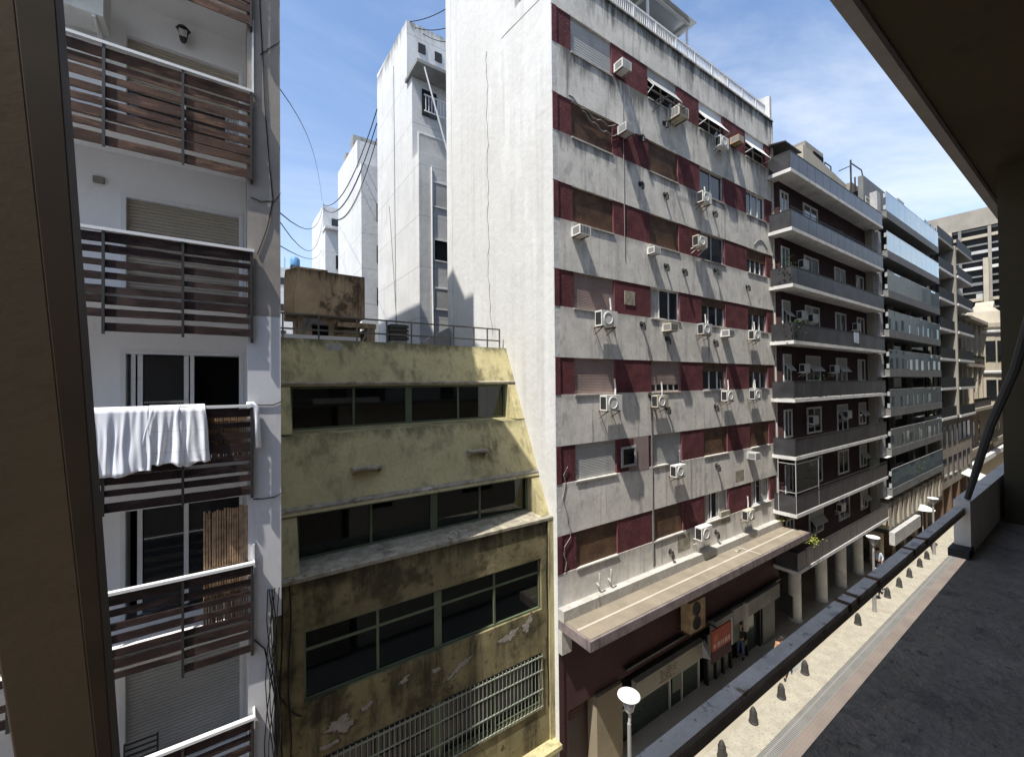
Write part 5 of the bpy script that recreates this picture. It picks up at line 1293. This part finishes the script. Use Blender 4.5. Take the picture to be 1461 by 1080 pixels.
def bike(label, loc, rz):
    t = thing('bicycle', label, 'bicycle', loc); t.rotation_euler = (0, 0, rz)
    def lbuild(mb, name, m, par=t):
        me = bpy.data.meshes.new(name); me.from_pydata(mb.v, [], mb.f); me.materials.append(m); o = bpy.data.objects.new(name, me); C.objects.link(o); o.parent = par; return o
    for x in (-.5, .55):
        k = MB(); k.torus((x, 0, .34), .32, .022, 'Y', 24, 6); w = lbuild(k, 'wheel', M['cl_charcoal'])
        k = MB()
        for i in range(10): k.bar((x, 0, .34), (x+.3*math.cos(i*.628), 0, .34+.3*math.sin(i*.628)), .006)
        lbuild(k, 'spokes', M['alu'], w)
    k = MB()
    for a, c in (((-.5,0,.34),(-.05,0,.30)), ((-.05,0,.30),(-.18,0,.86)), ((-.5,0,.34),(-.16,0,.80)), ((-.05,0,.30),(.38,0,.80)), ((-.16,0,.78),(.36,0,.86)), ((.55,0,.34),(.34,0,.98))): k.tube([a, c], .02, 6)
    lbuild(k, 'frame', M['dark_metal'])
    k = MB(); k.tube([(.40, -.27, 1.02), (.36, 0, 1.0), (.40, .27, 1.02)], .016, 6); lbuild(k, 'handlebar', M['dark_metal'])
    k = MB(); k.prism([(-.32, -.07), (-.32, .07), (-.05, .025), (-.05, -.025)], 'Z', .86, .91); lbuild(k, 'saddle', M['black'])
    k = MB(); k.tube([(-.05, -.12, .30), (-.05, .12, .30)], .012, 6); k.box(-.02, .10, .09, .16, .40, .42); k.box(-.10, .02, -.16, -.09, .19, .21); lbuild(k, 'pedals', M['alu'])
    return t
person('person in a tan top walking on the sunlit pavement below the red sign', (19.92, 8.47, GZ), math.radians(200), 'cl_tan', 'cl_tan', 'walk')
person('person in dark clothes standing in the shade before the shop panels', (19.6, 10.1, GZ), math.radians(190), 'cl_charcoal', 'cl_jeans', 'stand')
person('person in a pale shirt standing beside the white columns', (35.6, 9.2, GZ), math.radians(170), 'cl_lightblue', 'cl_navy', 'stand')
person('cyclist in a light blue shirt beside the middle street lamp', (32.3, 8.3, GZ), math.radians(12), 'cl_lightblue', 'cl_navy', 'ride')
bike('bicycle ridden by the light blue cyclist near the middle lamp', (32.3, 8.3, GZ), math.radians(12))
person('cyclist in a pink top far along the sunlit pavement', (45.2, 8.3, GZ), math.radians(190), 'cl_pink', 'cl_charcoal', 'ride')
bike('bicycle ridden by the pink cyclist far along the pavement', (45.2, 8.3, GZ), math.radians(190))
bike('dark bicycle parked among the shopfronts far along the street', (43.0, 9.2, GZ), math.radians(60))

# ------------------------------------------------------------------ sun, sky, camera
sv = Vector((-.5, -.135, 1.0)).normalized()
sd = bpy.data.lights.new('sun', 'SUN'); sd.energy = 4.1; sd.angle = math.radians(.5); sd.color = (1, .955, .88)
so = bpy.data.objects.new('sun', sd); C.objects.link(so); so.rotation_euler = sv.to_track_quat('Z', 'Y').to_euler(); so.location = (0, 0, 40)
W = bpy.data.worlds.new('World'); S.world = W; W.use_nodes = True
nt = W.node_tree; N = nt.nodes; L = nt.links; N.clear()
out = N.new('ShaderNodeOutputWorld'); bg = N.new('ShaderNodeBackground'); bg.inputs[1].default_value = .14; L.new(bg.outputs[0], out.inputs[0])
sky = N.new('ShaderNodeTexSky'); sky.sky_type = 'NISHITA'; sky.sun_disc = False
sky.sun_elevation = math.asin(sv.z); sky.sun_rotation = math.atan2(sv.x, sv.y); sky.air_density = 1.0; sky.dust_density = .6; sky.ozone_density = 2.6
tc = N.new('ShaderNodeTexCoord'); sp = N.new('ShaderNodeSeparateXYZ'); L.new(tc.outputs['Generated'], sp.inputs[0])
def wm(op, a, c=0.0):
    n = N.new('ShaderNodeMath'); n.operation = op
    for i, x in enumerate((a, c)):
        if isinstance(x, (int, float)): n.inputs[i].default_value = x
        else: L.new(x, n.inputs[i])
    return n.outputs[0]
zc = wm('ADD', wm('MAXIMUM', sp.outputs[2], 0.0), .12)
cx = N.new('ShaderNodeCombineXYZ'); L.new(wm('DIVIDE', sp.outputs[0], zc), cx.inputs[0]); L.new(wm('DIVIDE', sp.outputs[1], zc), cx.inputs[1])
mp = N.new('ShaderNodeMapping'); mp.inputs['Scale'].default_value = (.55, 1.3, 1); mp.inputs['Rotation'].default_value = (0, 0, math.radians(35)); mp.inputs['Location'].default_value = (1.3, .4, 0); L.new(cx.outputs[0], mp.inputs[0])
n1 = N.new('ShaderNodeTexNoise'); n1.inputs['Scale'].default_value = 1.1; n1.inputs['Detail'].default_value = 7; n1.inputs['Roughness'].default_value = .62; n1.inputs['Distortion'].default_value = .6; L.new(mp.outputs[0], n1.inputs['Vector'])
mr = N.new('ShaderNodeMapRange'); mr.inputs['From Min'].default_value = .38; mr.inputs['From Max'].default_value = .70; mr.interpolation_type = 'SMOOTHSTEP'; L.new(n1.outputs['Fac'], mr.inputs['Value'])
hz = N.new('ShaderNodeMapRange'); hz.inputs['From Min'].default_value = .0; hz.inputs['From Max'].default_value = .6; hz.inputs['To Min'].default_value = .35; hz.inputs['To Max'].default_value = 0; L.new(sp.outputs[2], hz.inputs['Value'])
dx_ = N.new('ShaderNodeMapRange'); dx_.inputs['From Min'].default_value = .1; dx_.inputs['From Max'].default_value = .75; dx_.inputs['To Min'].default_value = .22; dx_.inputs['To Max'].default_value = .62; L.new(sp.outputs[0], dx_.inputs['Value'])
fac = wm('MINIMUM', wm('ADD', wm('MULTIPLY', mr.outputs[0], dx_.outputs[0]), hz.outputs[0]), .8)
mx = N.new('ShaderNodeMix'); mx.data_type = 'RGBA'; L.new(fac, mx.inputs[0]); L.new(sky.outputs[0], mx.inputs[6]); mx.inputs[7].default_value = (4.1, 4.4, 4.8, 1)
L.new(mx.outputs[2], bg.inputs[0])

f_, yaw, pit, rol = 585.504636, .594907735, .0125243844, -.00967711281
F = Vector((math.sin(yaw)*math.cos(pit), math.cos(yaw)*math.cos(pit), math.sin(pit)))
r0 = Vector((math.cos(yaw), -math.sin(yaw), 0)); u0 = r0.cross(F)
rv = r0*math.cos(rol)+u0*math.sin(rol); uv = -r0*math.sin(rol)+u0*math.cos(rol)
cd = bpy.data.cameras.new('camera'); co = bpy.data.objects.new('camera', cd); C.objects.link(co)
cd.sensor_width = 36; cd.lens = 36*f_/1461; cd.clip_start = .02; cd.clip_end = 3000
co.matrix_world = Matrix(((rv.x, uv.x, -F.x, 0), (rv.y, uv.y, -F.y, 0), (rv.z, uv.z, -F.z, 0), (0, 0, 0, 1)))
S.camera = co
S.view_settings.view_transform = 'Standard'; S.view_settings.look = 'None'; S.view_settings.exposure = 0.85; S.view_settings.gamma = 1
